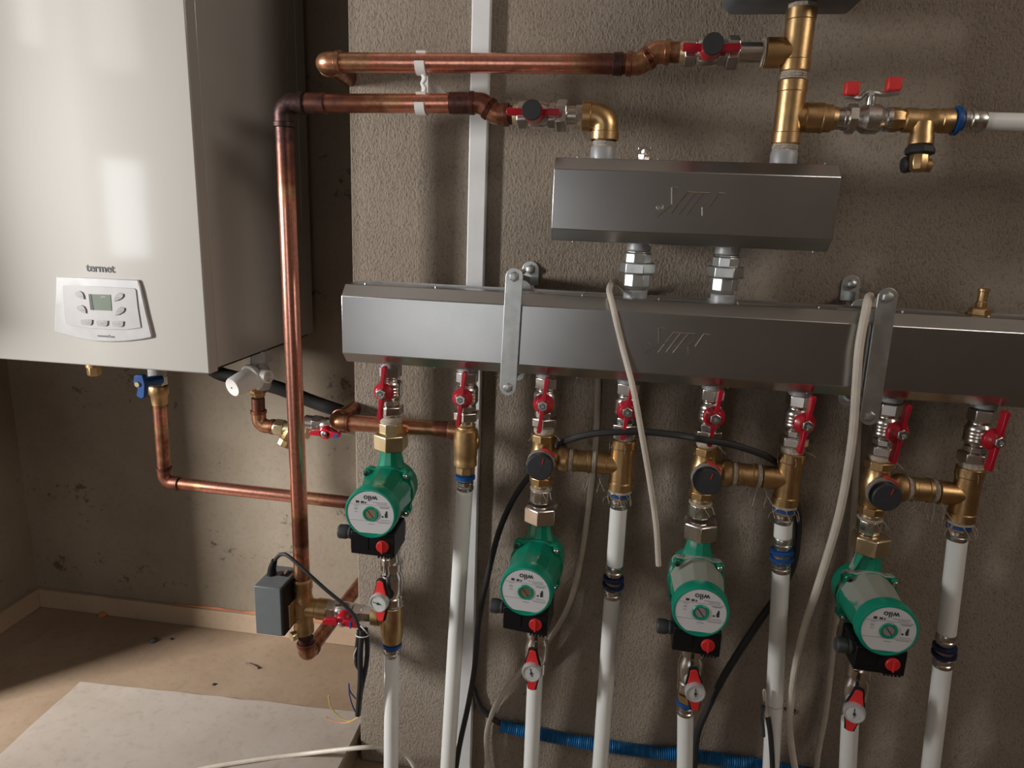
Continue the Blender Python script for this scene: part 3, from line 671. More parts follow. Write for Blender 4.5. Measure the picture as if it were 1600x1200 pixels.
# branch 1 check fitting
o = thing('brass_check_valve', 'tall brass fitting soldered to the copper pipe, above the white pipe beside the trunking', 'fitting', (.125, 0, -.096))
b = MB(); hemp(b, (0, 0, .002), (0, 0, -1), .0150, .009, 12); mk('sealing_hemp', b, BRASSD, o)
mk('body', MB().lathe((0, 0, -.006), (0, 0, -1), [(0, .0165), (.003, .0188), (.020, .0195), (.046, .0188), (.050, .0180), (.054, .0188), (.062, .0188), (.064, .0170)], 32), BRASSD, o)
mk('rear_bulge', MB().lathe((.004, .004, -.03), (1, .5, 0), [(0, .0150), (.012, .0150), (.015, .012)], 24), BRASSD, o)
mk('hex_end', MB().lathe((0, 0, -.069), (0, 0, -1), [(0, .0150), (.001, .0165), (.013, .0165), (.014, .015)], 8, .12), BRASSD, o, bev=.0006)
o = plabel('press_fitting', 'blue-ringed press fitting at the top of the pipe beside the white trunking', (.125, 0, -.182)); ring(o, 0); press(o, -.006)
wpipe('white plastic pipe running down in front of the white trunking strip', .125, -.205, 0, 700)
# branch 2 ,4, 6 bottoms
wpipe('white plastic pipe below the thermometer valve of the second pump', .2555, -.505, 0, 830)
o = plabel('press_fitting', 'press fitting with a blue ring under the middle thermometer valve', (.512, 0, -.548)); ring(o, 0); press(o, -.006)
mk('brass_hex', MB().lathe((0, 0, .014), (0, 0, -1), [(0, .0160), (.013, .0160)], 6, .5), BRASSD, o)
wpipe('white plastic pipe below the thermometer valve of the middle dusty pump', .5125, -.571, 0, 1070)
wpipe('white plastic pipe below the thermometer valve of the rightmost pump', .772, -.545, 0, 1325)
# branch 3, 5, 7
dbl = {3: (-.190, -.316, 938, DBLUE, 'left of the cream cable end'), 5: (-.190, -.238, 1205, BLUE, 'in the middle, close under tee'), 7: (-.191, -.374, 1455, DBLUE, 'at the far right')}
for i, (z1, z2, bpx, mt, wh) in dbl.items():
    x = .125 * i; e = U(bpx, 1190, .012); a = V(x, 0, z1); d = (e - a)
    def at(z): return a + d * ((z - a.z) / d.z)
    o = plabel('press_fitting', 'blue-ringed press fitting under the brass tee ' + wh, tuple(a)); ring(o, .002); press(o, -.004)
    p = at(z1 - .021); q = at(z2 + .001)
    o = make('white_pipe', MB().tube([p, q], .0135 if i != 5 else .0135, 28), PIPEW); tag(o, 'short white pipe length between two press fittings, ' + wh, 'pipe', 'short white pipe pieces under the tees')
    o = thing('press_coupling', 'double press coupling with ' + ('bright' if i == 5 else 'dark') + ' blue rings, ' + wh, 'fitting', tuple(at(z2)), group='double press couplings')
    D = -d.normalized(); o.rotation_euler = V(0, 0, 1).rotation_difference(D).to_euler()
    press(o, -.019, False); ring(o, -.021, mt, .0172); mk('centre_band', MB().lathe((0, 0, -.026), (0, 0, -1), [(0, .0135), (.008, .0135)], 24), BRASSD, o); ring(o, -.0325, mt, .0178); press(o, -.039)
    p = at(z2 - .058); dd = d; k = at(FZ)
    o = make('white_pipe', MB().tube(resamp([p, k], .06), .0135, 28), PIPEW); tag(o, 'long white pipe below the double coupling ' + wh, 'pipe', 'white plastic pipes running down to the floor')

# ================================================================= COPPER RUNS
def stops(lst):
    def f(L_, tot):
        q = L_ / tot
        for i in range(len(lst) - 1):
            if q <= lst[i + 1][0]:
                a, b = lst[i], lst[i + 1]; return a[1] + (b[1] - a[1]) * (q - a[0]) / max(1e-6, b[0] - a[0])
        return lst[-1][1]
    return f
def collar(mb, p, d, r, ln=.012, st=.5): mb.lathe(Vector(p) - Vector(d).normalized() * ln / 2, d, [(0, r), (.001, r + .0016), (ln - .001, r + .0016), (ln, r)], 28, st=st)
def elbow(par, a, b, c, r, leg=.026, st=.55, name='copper_elbow', R=.02):
    a, b, c = Vector(a), Vector(b), Vector(c); u = (a - b).normalized(); v = (c - b).normalized()
    P = fillet([b + u * leg, b, b + v * leg], R, 10); m = MB().tube(P, r + .0012, 28, st)
    collar(m, b + u * (leg - .004), u, r + .0012, .008, st + .1); collar(m, b + v * (leg - .004), v, r + .0012, .008, st + .1)
    return mk(name, shift(m, par), COPPER, par, stain=True)
def cop(label, P, r, R, st, base):
    o = thing('copper_pipe', label, 'pipe', base); m = MB().tube(resamp(fillet(P, R, 10), .006), r, 28, stops(st)); mk('tube', shift(m, o), COPPER, o, stain=True); return o
RC = .0135
# long L: three-way valve up, then right to the short manifold's valve
A = V(-.1635, 0, -.412); B = V(-.1640, 0, .381); Cc = V(.137, 0, .386); D1 = V(.160, 0, .371); E1 = V(.185, 0, .371)
o = cop('long copper pipe rising before the boiler, turning right to the capped valve', [A, B, Cc, D1, E1], RC, .02, [(0, .45), (.02, .4), (.05, .1), (.07, .55), (.10, .5), (.115, .38), (.13, 0), (.56, .02), (.585, .35), (.60, .5), (.65, .62), (.68, .7), (.72, .6), (.755, .55), (.80, .5), (.825, .4), (.84, .33), (.86, .12), (.90, .1), (.925, .3), (.94, .5), (1, .55)], A)
elbow(o, A, B, Cc, RC, .034, .72); elbow(o, B, Cc, D1, RC, .018, .5, R=.015); elbow(o, Cc, D1, E1, RC, .018, .45, R=.015)
m = MB(); collar(m, V(.105, 0, .3855), (1, 0, 0), RC, .03, .62); mk('solder_sleeve', shift(m, o), COPPER, o, stain=True)
m = MB(); collar(m, V(-.112, 0, .382), (1, 0, 0), RC, .03, .6); mk('solder_sleeve', shift(m, o), COPPER, o, stain=True)
# upper run
A = V(-.078, .33, .4385); B = V(-.1, 0, .4385); Cc = V(.356, 0, .4395); D1 = V(.378, 0, .4545); E1 = V(.41, 0, .4545)
A = V(-.118, .33, .4385)
o = cop('upper horizontal copper pipe coming out of the recess to the topmost valve', [A, B, Cc, D1, E1], RC, .022, [(0, .5), (.28, .5), (.40, .35), (.43, .3), (.46, .38), (.50, .1), (.80, .05), (.83, .35), (.87, .55), (.9, .6), (1, .4)], B)
elbow(o, A, B, Cc, RC, .028, .3); elbow(o, B, Cc, D1, RC, .018, .35, R=.015); elbow(o, Cc, D1, E1, RC, .018, .3, R=.015)
m = MB(); collar(m, V(.327, 0, .4394), (1, 0, 0), RC, .014, .7); mk('solder_sleeve', shift(m, o), COPPER, o, stain=True)
# boiler feed pipe in the recess
A = V(-.5590, .2, -.165); B = V(-.5560, .2, -.3315); Cc = V(-.09, .2, -.3475)
A = U(249, 630, .2); B = U(258, 753, .2); Cc = U(560, 787, .2)
o = cop('copper pipe dropping from the blue-handled boiler valve, then right through the recess', [A, B, Cc], RC * .95, .022, [(0, .5), (.04, .12), (.12, .45), (.16, .42), (.24, .5), (.32, .48), (.38, .45), (.42, .36), (.44, .05), (.78, .03), (.84, .3), (.90, .5), (1, .7)], B)
elbow(o, A, B, Cc, RC * .95, .034, .5)
# run behind branch 0 to the brass check valve
A = V(-.118, .38, -.115); B = U(524, 659, .03); Cc = U(713, 672, .022); A = V(B.x + .002, .38, B.z)
o = cop('short dark copper pipe passing behind the leftmost valve into the tall brass fitting', [A, B, Cc], RC, .02, [(0, .45), (.6, .42), (.66, .25), (.9, .3), (.96, .5), (1, .6)], B)
elbow(o, A, B, Cc, RC, .028, .38)
m = MB(); collar(m, Cc - V(.006, 0, 0), (1, 0, -.03), RC, .014, .35); mk('solder_sleeve', shift(m, o), COPPER, o, stain=True)
# bottom of the three way valve, back into the recess
A = U(478, 1000, 0); B = U(481, 1022, 0); B = V(A.x, 0, A.z - .03); Cc = V(B.x + .012, .40, B.z + .004)
o = cop('dark copper elbow and pipe leaving the bottom of the three-way valve', [A + V(0, 0, .006), B, Cc], RC, .018, [(0, .7), (.1, .4), (.3, .5), (1, .35)], B)
elbow(o, A + V(0, 0, .02), B, Cc, RC, .026, .42)
# copper elbow under the white-capped valve
A = U(403, 622, .2); B = U(403, 662, .2); Cc = U(428, 667, .2)
B = V(A.x, .2, Cc.z)
o = cop('small copper elbow under the white-capped filling valve', [A, B, Cc], RC * .95, .03, [(0, .6), (.3, .55), (.5, .3), (.8, .35), (1, .6)], B)
elbow(o, A, B, Cc, RC * .95, .033, .35, R=.03)

# ================================================================= UPPER VALVES WITH T HANDLES
def tvalve(label, x0, x1, z, hx, nut=True):
    o = thing('ball_valve', label, 'valve', (x0, 0, z), group='horizontal valves on the copper pipes')
    Lx = x1 - x0
    b = MB().lathe((0, 0, 0), (1, 0, 0), [(0, .0130), (.006, .0150), (.010, .0155)], 24); mk('solder_end', b, BRASSL, o)
    b = MB().lathe((.008, 0, 0), (1, 0, 0), [(0, .0165), (.001, .0188), (.014, .0188), (.016, .0165)], 6, .5)
    b.lathe((.024, 0, 0), (1, 0, 0), [(0, .0160), (.004, .0182), (.022, .0182), (.028, .0160)], 32)
    b.lathe((.052, 0, 0), (1, 0, 0), [(0, .0150), (.001, .0172), (.010, .0172), (.011, .015)], 6, .5)
    mk('valve_body', b, NICKEL, o, bev=.0007)
    b = MB().lathe((.063, 0, 0), (1, 0, 0), [(0, .0190), (.0015, .0222), (.015, .0222), (.0165, .0195)], 6, .5); mk('union_nut', b, NICKEL, o, bev=.0008)
    b = MB().lathe((.079, 0, 0), (1, 0, 0), [(0, .0132), (Lx - .079, .0132)], 24); mk('tail', b, NICKEL, o)
    h = MB().lathe((hx, -.014, 0), (0, -1, 0), [(0, .0145), (.012, .0140), (.020, .0128), (.030, .0122)], 28)
    for s in (1, -1):
        h.prism([V(hx + s * .006, -.022, -.0045), V(hx + s * .036, -.026, -.0050), V(hx + s * .038, -.026, 0), V(hx + s * .036, -.026, .0050), V(hx + s * .006, -.022, .0045)], (0, -.008, 0))
    ho = mk('butterfly_handle', h, RED, o, bev=.001)
    b = MB().lathe((hx, -.043, 0), (0, -1, 0), [(0, .0128), (.006, .0138), (.008, .0128)], 28); mk('black_cap', b, BLACKM, ho)
    return o
tvalve('horizontal red-handled valve with black cap left of the brass elbow', .182, .290, .371, .034)
tvalve('topmost red-handled valve with black cap on the upper copper pipe', .407, .520, .4545, .040)
o = thing('brass_elbow', 'large brass elbow standing on the left stub of the short manifold', 'fitting', (.3145, 0, .371))
P = fillet([V(-.030, 0, 0), V(0, 0, 0), V(0, 0, -.032)], .0195, 12)
mk('elbow_body', MB().tube(P, .0190, 32), BRASS, o)
b = MB(); collar(b, V(-.026, 0, 0), (1, 0, 0), .0195, .013); collar(b, V(0, 0, -.026), (0, 0, 1), .0188, .012); mk('end_bands', b, BRASS, o)
b = MB(); hemp(b, (0, 0, -.032), (0, 0, -1), .0150, .0095, 13); mk('sealing_hemp', b, HEMP, o)
b = MB().lathe((-.041, 0, 0), (1, 0, 0), [(0, .0150), (.013, .0150)], 20); mk('thread', b, HEMP, o)
# brass column on the right stub
def vtee(label, z, ln, side, sz, loc_x=.561, r=.0185, nm='brass_tee'):
    o = thing(nm, label, 'fitting', (loc_x, 0, z), group='brass tees stacked above the short manifold')
    h = ln / 2
    mk('tee_body', MB().lathe((0, 0, h), (0, 0, -1), [(0, r - .001), (.001, r + .0008), (.014, r + .0008), (.015, r), (ln - .015, r), (ln - .014, r + .0008), (ln - .001, r + .0008), (ln, r - .001)], 36), BRASS, o)
    mk('side_neck', MB().lathe((side * .006, 0, sz), (side, 0, 0), [(0, .0165), (.014, .0165), (.0145, .0192), (.034, .0192), (.035, .0175)], 32), BRASS, o)
    b = MB(); hemp(b, (side * .041, 0, sz), (side, 0, 0), .0178, .004, 18); mk('sealing_hemp', b, HEMP, o)
    b = MB(); hemp(b, (0, 0, -h), (0, 0, -1), .0168, .009, 15); mk('sealing_hemp', b, HEMP, o); return o
vtee('lower brass tee above the short manifold, side outlet to the right', .380, .081, 1, -.006)
vtee('upper brass tee under the grey box, side outlet to the left', .4695, .077, -1, -.015)
o = thing('pipe_nipple', 'sealed nipple between the upper brass tee and the grey box', 'fitting', (.561, 0, .5075)); b = MB(); hemp(b, (0, 0, 0), (0, 0, 1), .0175, .013, 16); mk('sealing_hemp', b, HEMP, o)
mk('hex', MB().lathe((0, 0, .002), (0, 0, 1), [(0, .0182), (.006, .0182)], 8, .12), HEMP, o)
o = thing('safety_group_box', 'grey painted metal box at the top edge above the brass column', 'box', (.56, 0, U(1250, 24, .05).z))
a = U(1138, 27, -.05).x; b_ = U(1368, 22, -.05).x
g = MB(); rr = []
for z, s in ((.0, .010), (.010, .001), (.016, 0), (.12, 0)):
    P = []
    for (sx, sy) in ((1, 1), (-1, 1), (-1, -1), (1, -1)):
        a0 = {(1, 1): 0, (-1, 1): 1, (-1, -1): 2, (1, -1): 3}[(sx, sy)] * PI / 2; rc = .018
        for k in range(7): t = a0 + k * PI / 12; P.append(V((a + b_) / 2 - .56 + sx * ((b_ - a) / 2 - rc) + (rc - s) * math.cos(t), sy * (.055 - rc) + (rc - s) * math.sin(t), z))
    rr.append((P, 0))
mk('box_shell', g.rings(rr), simple('grey_paint_box', (.12, .13, .14), .4, .2, .1, 40), o, ang=50)
# right run: coupling, lever valve, drain tee, white pipe
zr_ = .3735
o = thing('lever_valve', 'nickel valve with two small red-tipped wings on the right brass branch', 'valve', (.598, 0, zr_))
mk('ribbed_connector', MB().lathe((0, 0, 0), (1, 0, 0), [(0, .0182), (.003, .0182), (.004, .0195), (.007, .0195), (.008, .0180), (.017, .0178), (.018, .0160), (.024, .0145)], 28), BRASSD, o)
b = MB().lathe((.024, 0, 0), (1, 0, 0), [(0, .0140), (.008, .0140), (.009, .0155), (.014, .0155)], 24); b.lathe((.036, 0, 0), (1, 0, 0), [(0, .0150), (.002, .0192), (.012, .0192), (.014, .0155)], 8, .12)
b.lathe((.050, 0, 0), (1, 0, 0), [(0, .0135), (.005, .0160), (.010, .0192), (.026, .0192), (.031, .0160), (.034, .0140), (.036, .0155), (.042, .0155)], 28); mk('valve_body', b, STEEL, o)
mk('hex_end', MB().lathe((.090, 0, 0), (1, 0, 0), [(0, .0150), (.002, .0160), (.012, .0160), (.016, .014), (.022, .0140)], 8, .12), BRASSD, o, bev=.0005)
mk('stem', MB().lathe((.064, -.002, .012), (-.05, -.2, 1), [(0, .0065), (.014, .0060), (.018, .0045), (.023, .0045)], 16), STEEL, o)
lv = MB(); cc_ = V(.061, -.008, .030)
lv.tube(spline([cc_ + V(-.032, -.004, -.004), cc_ + V(-.014, 0, -.006), cc_ + V(-.006, 0, .001), cc_ + V(.006, 0, .001), cc_ + V(.016, 0, .0), cc_ + V(.034, -.004, .002)], 4), .0035, 8); lv.lathe(cc_ + V(0, 0, -.002), (0, 0, 1), [(0, .006), (.004, .006), (.005, .004)], 6)
lo = mk('lever_plate', lv, ZINC, o)
for s, dz in ((-1, .004), (1, .010)):
    mk('red_tip', MB().box(cc_.x + s * .0255 - .009, cc_.x + s * .0255 + .009, cc_.y - .010, cc_.y + .004, cc_.z - .003 + dz - .004, cc_.z + dz + .010), REDP, lo, bev=.0022)
o = thing('drain_tee', 'small brass tee with a drain cock pointing down, right of the lever valve', 'fitting', (.730, 0, zr_ - .0005))
mk('tee_body', MB().lathe((-.024, 0, 0), (1, 0, 0), [(0, .0145), (.002, .0158), (.016, .0158), (.017, .0145), (.034, .0145), (.036, .0156), (.040, .0156), (.041, .0145), (.046, .0145), (.047, .0156), (.060, .0156), (.062, .0145)], 28), BRASSD, o)
mk('down_neck', MB().lathe((0, -.006, -.004), (0, -.12, -1), [(0, .0135), (.014, .0140), (.020, .0155), (.028, .0155), (.030, .0135)], 26), BRASS, o)
mk('black_collar', MB().lathe((0, -.010, -.034), (0, -.12, -1), [(0, .0165), (.003, .0185), (.009, .0185), (.011, .0140)], 8, .12), BLACKM, o, bev=.0006)
mk('cock_body', MB().lathe((0, -.012, -.044), (0, -.12, -1), [(0, .0115), (.012, .0130), (.020, .0105), (.022, .0075)], 8, .12), BRASS, o, bev=.0006)
mk('black_cap', MB().lathe((-.006, -.004, -.056), (-1, 0, -.15), [(0, .010), (.008, .011), (.011, .009)], 14), BLACKM, o)
mk('small_outlet', MB().lathe((.006, -.01, -.057), (1, -.1, -.05), [(0, .0085), (.010, .0085), (.011, .007)], 14), BRASSD, o)
o = plabel('press_fitting', 'blue-ringed horizontal press fitting at the upper right', (.7685, 0, zr_)); o.rotation_euler = (0, -PI / 2, 0)
o.rotation_euler = (0, -PI / 2, 0); ring(o, 0, BLUE, .0185); press(o, -.006)
mk('outer_sleeve', MB().lathe((0, 0, -.025), (0, 0, -1), [(0, .0135), (.008, .0150), (.012, .0135)], 24), STEEL, o)
o = make('white_pipe', MB().tube([V(.797, 0, zr_), V(1.35, 0, zr_ - .004)], .0113, 28), PIPEW); tag(o, 'horizontal white pipe leaving the picture at upper right', 'pipe')

# ================================================================= THREE-WAY VALVE + ACTUATOR
c3 = U(474, 948, 0)
o = thing('three_way_valve', 'brass three-way valve at the foot of the long copper pipe', 'valve', (-.1635, 0, c3.z))
mk('valve_body', MB().lathe((0, 0, .056), (0, 0, -1), [(0, .0150), (.003, .0175), (.018, .0178), (.022, .0160), (.034, .0165), (.045, .0195), (.068, .0195), (.078, .0165), (.090, .0165), (.094, .0178), (.106, .0175), (.108, .015)], 30), BRASSD, o)
mk('side_outlet', MB().lathe((.008, 0, 0), (1, 0, 0), [(0, .0175), (.018, .0165), (.020, .0185), (.040, .0185), (.042, .016)], 30), BRASSD, o)
mk('stem_boss', MB().lathe((-.010, -.004, 0), (-1, -.15, 0), [(0, .0165), (.012, .0155)], 24), BRASSD, o)
mk('mounting_plate', MB().box(U(446.5, 957, -.036).x + .1635, U(452, 957, -.036).x + .1635, -.036, .018, -.021, .021), BRASSL, o, bev=.0008)
mk('brass_plug', MB().lathe((-.010, -.012, -.050), (-.6, -1, 0), [(0, .008), (.006, .009), (.010, .0075)], 14), BRASSL, o)
for zz in (.012, -.018): mk('cast_boss', MB().lathe((0, -.014, zz), (0, -1, 0), [(0, .006), (.006, .005)], 12), BRASSD, o)
yf = -.052; a1 = U(396, 915, yf); a2 = U(441, 921, yf); a3 = U(440.5, 995, yf); x0_, x1_ = a1.x, a2.x; zt_ = (a1.z + a2.z) / 2; zb_ = a3.z
o = thing('valve_actuator', 'grey motor actuator box on the left side of the three-way valve', 'actuator', ((x0_ + x1_) / 2, 0, zb_))
hx_ = (x1_ - x0_) / 2; hz_ = zt_ - zb_
mk('cover', MB().box(-hx_, hx_ - .004, yf, .022, 0, hz_), GREY, o, bev=.0015)
mk('rear_plate', MB().box(hx_ - .004, hx_, yf + .001, .021, .001, hz_ - .001), BLACK, o, bev=.0008)
mk('slider_slot', MB().box(.002, .016, -.012, .006, hz_ - .001, hz_ + .0008), BLACK, o)
mk('slider_knob', MB().box(.006, .0085, -.006, .004, hz_, hz_ + .006), CAPW, o, bev=.0006)
mk('cable_boot', MB().tube(spline([V(-.014, -.010, hz_ - .002), V(-.013, -.010, hz_ + .012), V(-.008, -.010, hz_ + .028)], 5), lambda L_, t: .0085 - .0035 * L_ / t, 16), BLACK, o)
ac = V((x0_ + x1_) / 2 - .008, -.010, zb_ + hz_ + .026)
pth = [ac, U(432, 872, -.014), U(440, 866, -.02), U(452, 870, -.026), U(480, 895, -.034), U(510, 922, -.036), U(540, 947, -.036), U(553, 962, -.036), U(560, 978, -.038), U(566, 985, -.035)]
o = make('black_cable', MB().tube(spline(pth, 6), .0032, 12), BLACKM); tag(o, 'black cable arching from the grey actuator over the copper pipe', 'cable')
# side valve between three way valve and the tee
zs = c3.z
o = thing('ball_valve', 'small valve with red handle and blue stripe between three-way valve and tee', 'valve', (-.118, 0, zs + .001))
b = MB().lathe((0, 0, 0), (1, 0, 0), [(0, .0155), (.002, .0185), (.016, .0185), (.018, .016)], 6, .5); b.lathe((.018, 0, 0), (1, 0, 0), [(0, .0150), (.006, .0165), (.024, .0165), (.030, .0150)], 28); b.lathe((.048, 0, 0), (1, 0, 0), [(0, .0145), (.002, .0170), (.016, .0170), (.018, .0145), (.034, .0140)], 6, .5)
mk('valve_body', b, NICKEL, o, bev=.0006)
hb = U(532, 972, -.035) - Vector(o.location); 
hm = MB().lathe(hb + V(.002, .018, .004), (0, -1, -.25), [(0, .0115), (.012, .0125), (.018, .0110)], 22)
for s in (1, -1): hm.prism([hb + V(s * .006, .004, -.005), hb + V(s * .030, .004, -.006), hb + V(s * .032, .004, -.001), hb + V(s * .026, .004, .006), hb + V(s * .006, .004, .007)], (0, -.008, 0))
ho = mk('butterfly_handle', hm, RED, o, bev=.001)
mk('handle_nut', MB().lathe(hb + V(.002, -.001, -.002), (-.1, -1, -.35), [(0, .0062), (.004, .0062), (.005, .004)], 6), NICKEL, ho, bev=.0004)
mk('stripe', MB().box(hb.x + .018, hb.x + .021, hb.y - .0050, hb.y + .005, hb.z - .0065, hb.z + .0060), BLUE, ho); 
mk('stem', MB().lathe(V(hb.x + .002, -.012, 0), Vector((0, hb.y + .02, hb.z + .004)), [(0, .007), (.02, .006)], 14), NICKEL, o)
# hanging cable bundle with white tie
B0 = U(567, 980, -.03); 
o = thing('cable_bundle', 'folded black cable bundle hanging with a white tie by the wall corner', 'cable', tuple(B0))
p1 = spline([U(571, 982, -.03), U(574, 1010, -.03), U(572, 1040, -.03), U(564, 1080, -.02), U(560, 1117, -.01)], 6)
p2 = spline([U(561, 985, -.030), U(558, 1010, -.032), U(557, 1035, -.03), U(562, 1046, -.028)], 6)
p3 = spline([U(566, 984, -.036), U(563, 1020, -.036), U(563, 1060, -.03), U(561, 1090, -.022), U(559, 1117, -.014)], 6)
for nm, p, r in (('strand', p1, .0042), ('strand', p2, .0040), ('strand', p3, .0048)): mk(nm, shift(MB().tube(p, r, 12), o), BLACKM, o)
tcl = MB().torus(U(566, 992, -.032), (0, .2, 1), .0105, .0010, 24, 6); tcl.tube(spline([U(574, 990, -.04), U(570, 985, -.045), U(563, 978, -.04)], 4), .0008, 6); tcl.tube(spline([U(557, 1012, -.04), U(553, 1025, -.035), U(556, 1036, -.03)], 4), .0008, 6)
mk('white_tie', shift(tcl, o), CLIPW, o)
for nm, mt, P in (('yellow_wire', YELLOW, [(560, 1121), (545, 1127), (530, 1120), (517, 1105), (513, 1087)]), ('salmon_wire', SALMON, [(560, 1121), (545, 1129), (530, 1129), (515, 1124), (509, 1120)]), ('blue_wire', BLUEW, [(558, 1118), (551, 1103), (546, 1085), (545, 1068), (547, 1080), (556, 1092)])):
    q = make(nm, MB().tube(spline([U(a, b, -.012 - .0 * i) for i, (a, b) in enumerate(P)], 6), .0012, 8), mt)
    tag(q, {'yellow_wire': 'thin yellow wire end sticking out of the hanging black cable', 'salmon_wire': 'thin salmon wire end below the yellow one', 'blue_wire': 'thin dark blue wire end beside the hanging black cable'}[nm], 'wire')

# ================================================================= UNDER THE BOILER
zb = BZ0
a = U(147, 577, .2)
o = thing('gas_inlet_nipple', 'short brass nipple under the left part of the boiler', 'fitting', (a.x, .2, zb))
mk('collar', MB().lathe((0, 0, 0), (0, 0, -1), [(0, .0150), (.055, .0150)], 24), BRASSD, o); mk('hex_nut', MB().lathe((.0, 0, -.053), (0, 0, -1), [(0, .0135), (.018, .0135), (.020, .012)], 6, .5), BRASS, o, bev=.0008)
a = U(247, 600, .2); zc_ = U(247, 630, .2).z
o = thing('boiler_valve', 'grey boiler valve with blue handle above the thin copper pipe', 'valve', (a.x, .2, zb))
mk('valve_body', MB().lathe((0, 0, 0), (0, 0, -1), [(0, .0150), (.020, .0160), (.030, .0170), (.062, .0170), (.066, .0155)], 26), BGREY, o)
mk('hex', MB().lathe((0, 0, -.064), (0, 0, -1), [(0, .0165), (.001, .0180), (.018, .0180), (.020, .0165)], 6, .5), NICKEL, o, bev=.0008)
mk('union_nut', MB().lathe((0, 0, -.084), (0, 0, -1), [(0, .0185), (.002, .0195), (.016, .0190), (.020, .0165), (zb - zc_ - .082, .0150)], 14), BRASSD, o)
h1 = U(223, 600, .165) - Vector(o.location); 
hh = MB().prism([h1 + V(-.008, 0, .020), h1 + V(.010, 0, .022), h1 + V(.014, 0, .002), h1 + V(.010, 0, -.024), h1 + V(.002, 0, -.028), h1 + V(-.008, 0, -.022), h1 + V(-.004, 0, -.008), h1 + V(-.012, 0, .006)], (0, -.012, 0))
hh.lathe(h1 + V(.004, 0, .004), (.5, 1, 0), [(0, .010), (.035, .010)], 16)
hb_ = mk('blue_handle', hh, BLUE, o, bev=.002); mk('handle_screw', MB().lathe(h1 + V(-.002, -.012, .002), (0, -1, 0), [(0, .006), (.003, .005)], 10), BRASSL, hb_)
# white capped valve
a = U(404, 590, .2); f_ = U(362, 606, .145); bk = U(398, 588, .195)
o = thing('filling_valve', 'grey valve with a large white cap and side port under the boiler corner', 'valve', tuple(a))
d = (f_ - bk); dn = d.normalized()
m = MB().lathe(bk, dn, [(0, .0250), (.006, .0275), (.010, .0270), (.012, .0225), (.026, .0215), (d.length - .004, .0190), (d.length - .001, .0175), (d.length, .002)], 36); wc = mk('white_cap', shift(m, o), CAPW, o)
m = MB().lathe(bk + dn * (d.length - .0002), dn, [(0, .0017), (.0008, .0017)], 12); mk('cap_hole', shift(m, o), INK, wc)
m = MB().lathe(a + V(.004, .004, .032), (0, 0, -1), [(0, .010), (.010, .0135), (.020, .0180), (.046, .0185), (.056, .0150)], 20); m.lathe(bk - dn * .012, dn, [(0, .020), (.014, .0215)], 24); mk('valve_body', shift(m, o), BGREY, o)
sp_ = U(420, 587, .19); m = MB().lathe(sp_ - V(.014, 0, 0), (1, -.35, -.05), [(0, .0130), (.002, .0135), (.018, .0130), (.019, .0100), (.010, .0090)], 24); mk('side_port', shift(m, o), CAPW, o)
m = MB().lathe(U(399, 566, .2) + V(0, 0, .014), (0, 0, -1), [(0, .009), (.02, .009), (.03, .012)], 16); m.box(U(408, 560, .2).x - .01, U(408, 560, .2).x + .014, .19, .215, U(408, 566, .2).z, zb + .002); mk('inlet_port', shift(m, o), BGREY, o)
m = MB().lathe(U(403, 603, .2), (0, 0, -1), [(0, .0145), (.001, .016), (.014, .016), (.016, .0135), (.022, .0125)], 6, .5); mk('brass_nut', shift(m, o), BRASS, o, bev=.0007)
# Y strainer and small red valve
y1 = U(426, 667, .2); y2 = U(486, 667, .2)
o = thing('y_strainer', 'brass strainer with a slanting plug behind the long copper pipe', 'fitting', tuple(y1))
mk('body', MB().lathe((-.006, 0, 0), (1, 0, -.06), [(0, .0125), (.006, .0140), (.014, .0150)], 24).lathe((.008, 0, 0), (1, 0, -.06), [(0, .0165), (.001, .0180), (.018, .0180), (.019, .016)], 6, .5).lathe((.026, 0, -.001), (1, 0, -.06), [(0, .0150), (.030, .0155), (.050, .0150)], 24), BRASSL, o, bev=.0006)
mk('slanted_leg', MB().lathe((.042, -.004, -.004), (-.45, -.25, -1), [(0, .0135), (.018, .0150), (.020, .0165), (.032, .0165), (.034, .012)], 10), BRASSD, o, bev=.0005)
y3 = U(488, 662, .2)
o = thing('ball_valve', 'small valve with red handle and blue sticker in the recess beside the wall corner', 'valve', tuple(y3))
mk('valve_body', MB().lathe((-.014, 0, .002), (1, 0, -.06), [(0, .0150), (.018, .0150)], 22).lathe((.003, 0, .001), (1, 0, -.06), [(0, .0155), (.001, .0175), (.018, .0175), (.019, .0155)], 6, .5).lathe((.021, 0, 0), (1, 0, -.06), [(0, .0145), (.006, .0160), (.016, .0160), (.022, .0145)], 22).lathe((.043, 0, -.001), (1, 0, -.06), [(0, .0155), (.001, .0172), (.016, .0172), (.017, .0155), (.05, .0140)], 6, .5), NICKEL, o, bev=.0006)
h1 = U(508, 677, .168) - Vector(o.location)
hm = MB().lathe(h1 + V(0, .010, 0), (0, -1, 0), [(0, .013), (.008, .0130), (.014, .0105)], 22)
for s in (1, -1): hm.prism([h1 + V(s * .006, .004, -.006), h1 + V(s * .030, .004, -.005), h1 + V(s * .032, .004, .001), h1 + V(s * .028, .004, .004), h1 + V(s * .006, .004, .006)], (0, -.008, 0))
ho = mk('butterfly_handle', hm, RED, o, bev=.001); mk('handle_nut', MB().lathe(h1 + V(0, -.003, 0), (0, -1, 0), [(0, .0062), (.004, .0062), (.005, .0042)], 12), STEEL, ho); mk('sticker', MB().box(h1.x + .019, h1.x + .027, h1.y - .0048, h1.y + .003, h1.z - .0058, h1.z + .0015), BLUE, ho)
mk('stem', MB().lathe(V(h1.x, -.008, -.002), Vector((0, h1.y + .02, h1.z)), [(0, .007), (.02, .006)], 14), NICKEL, o)
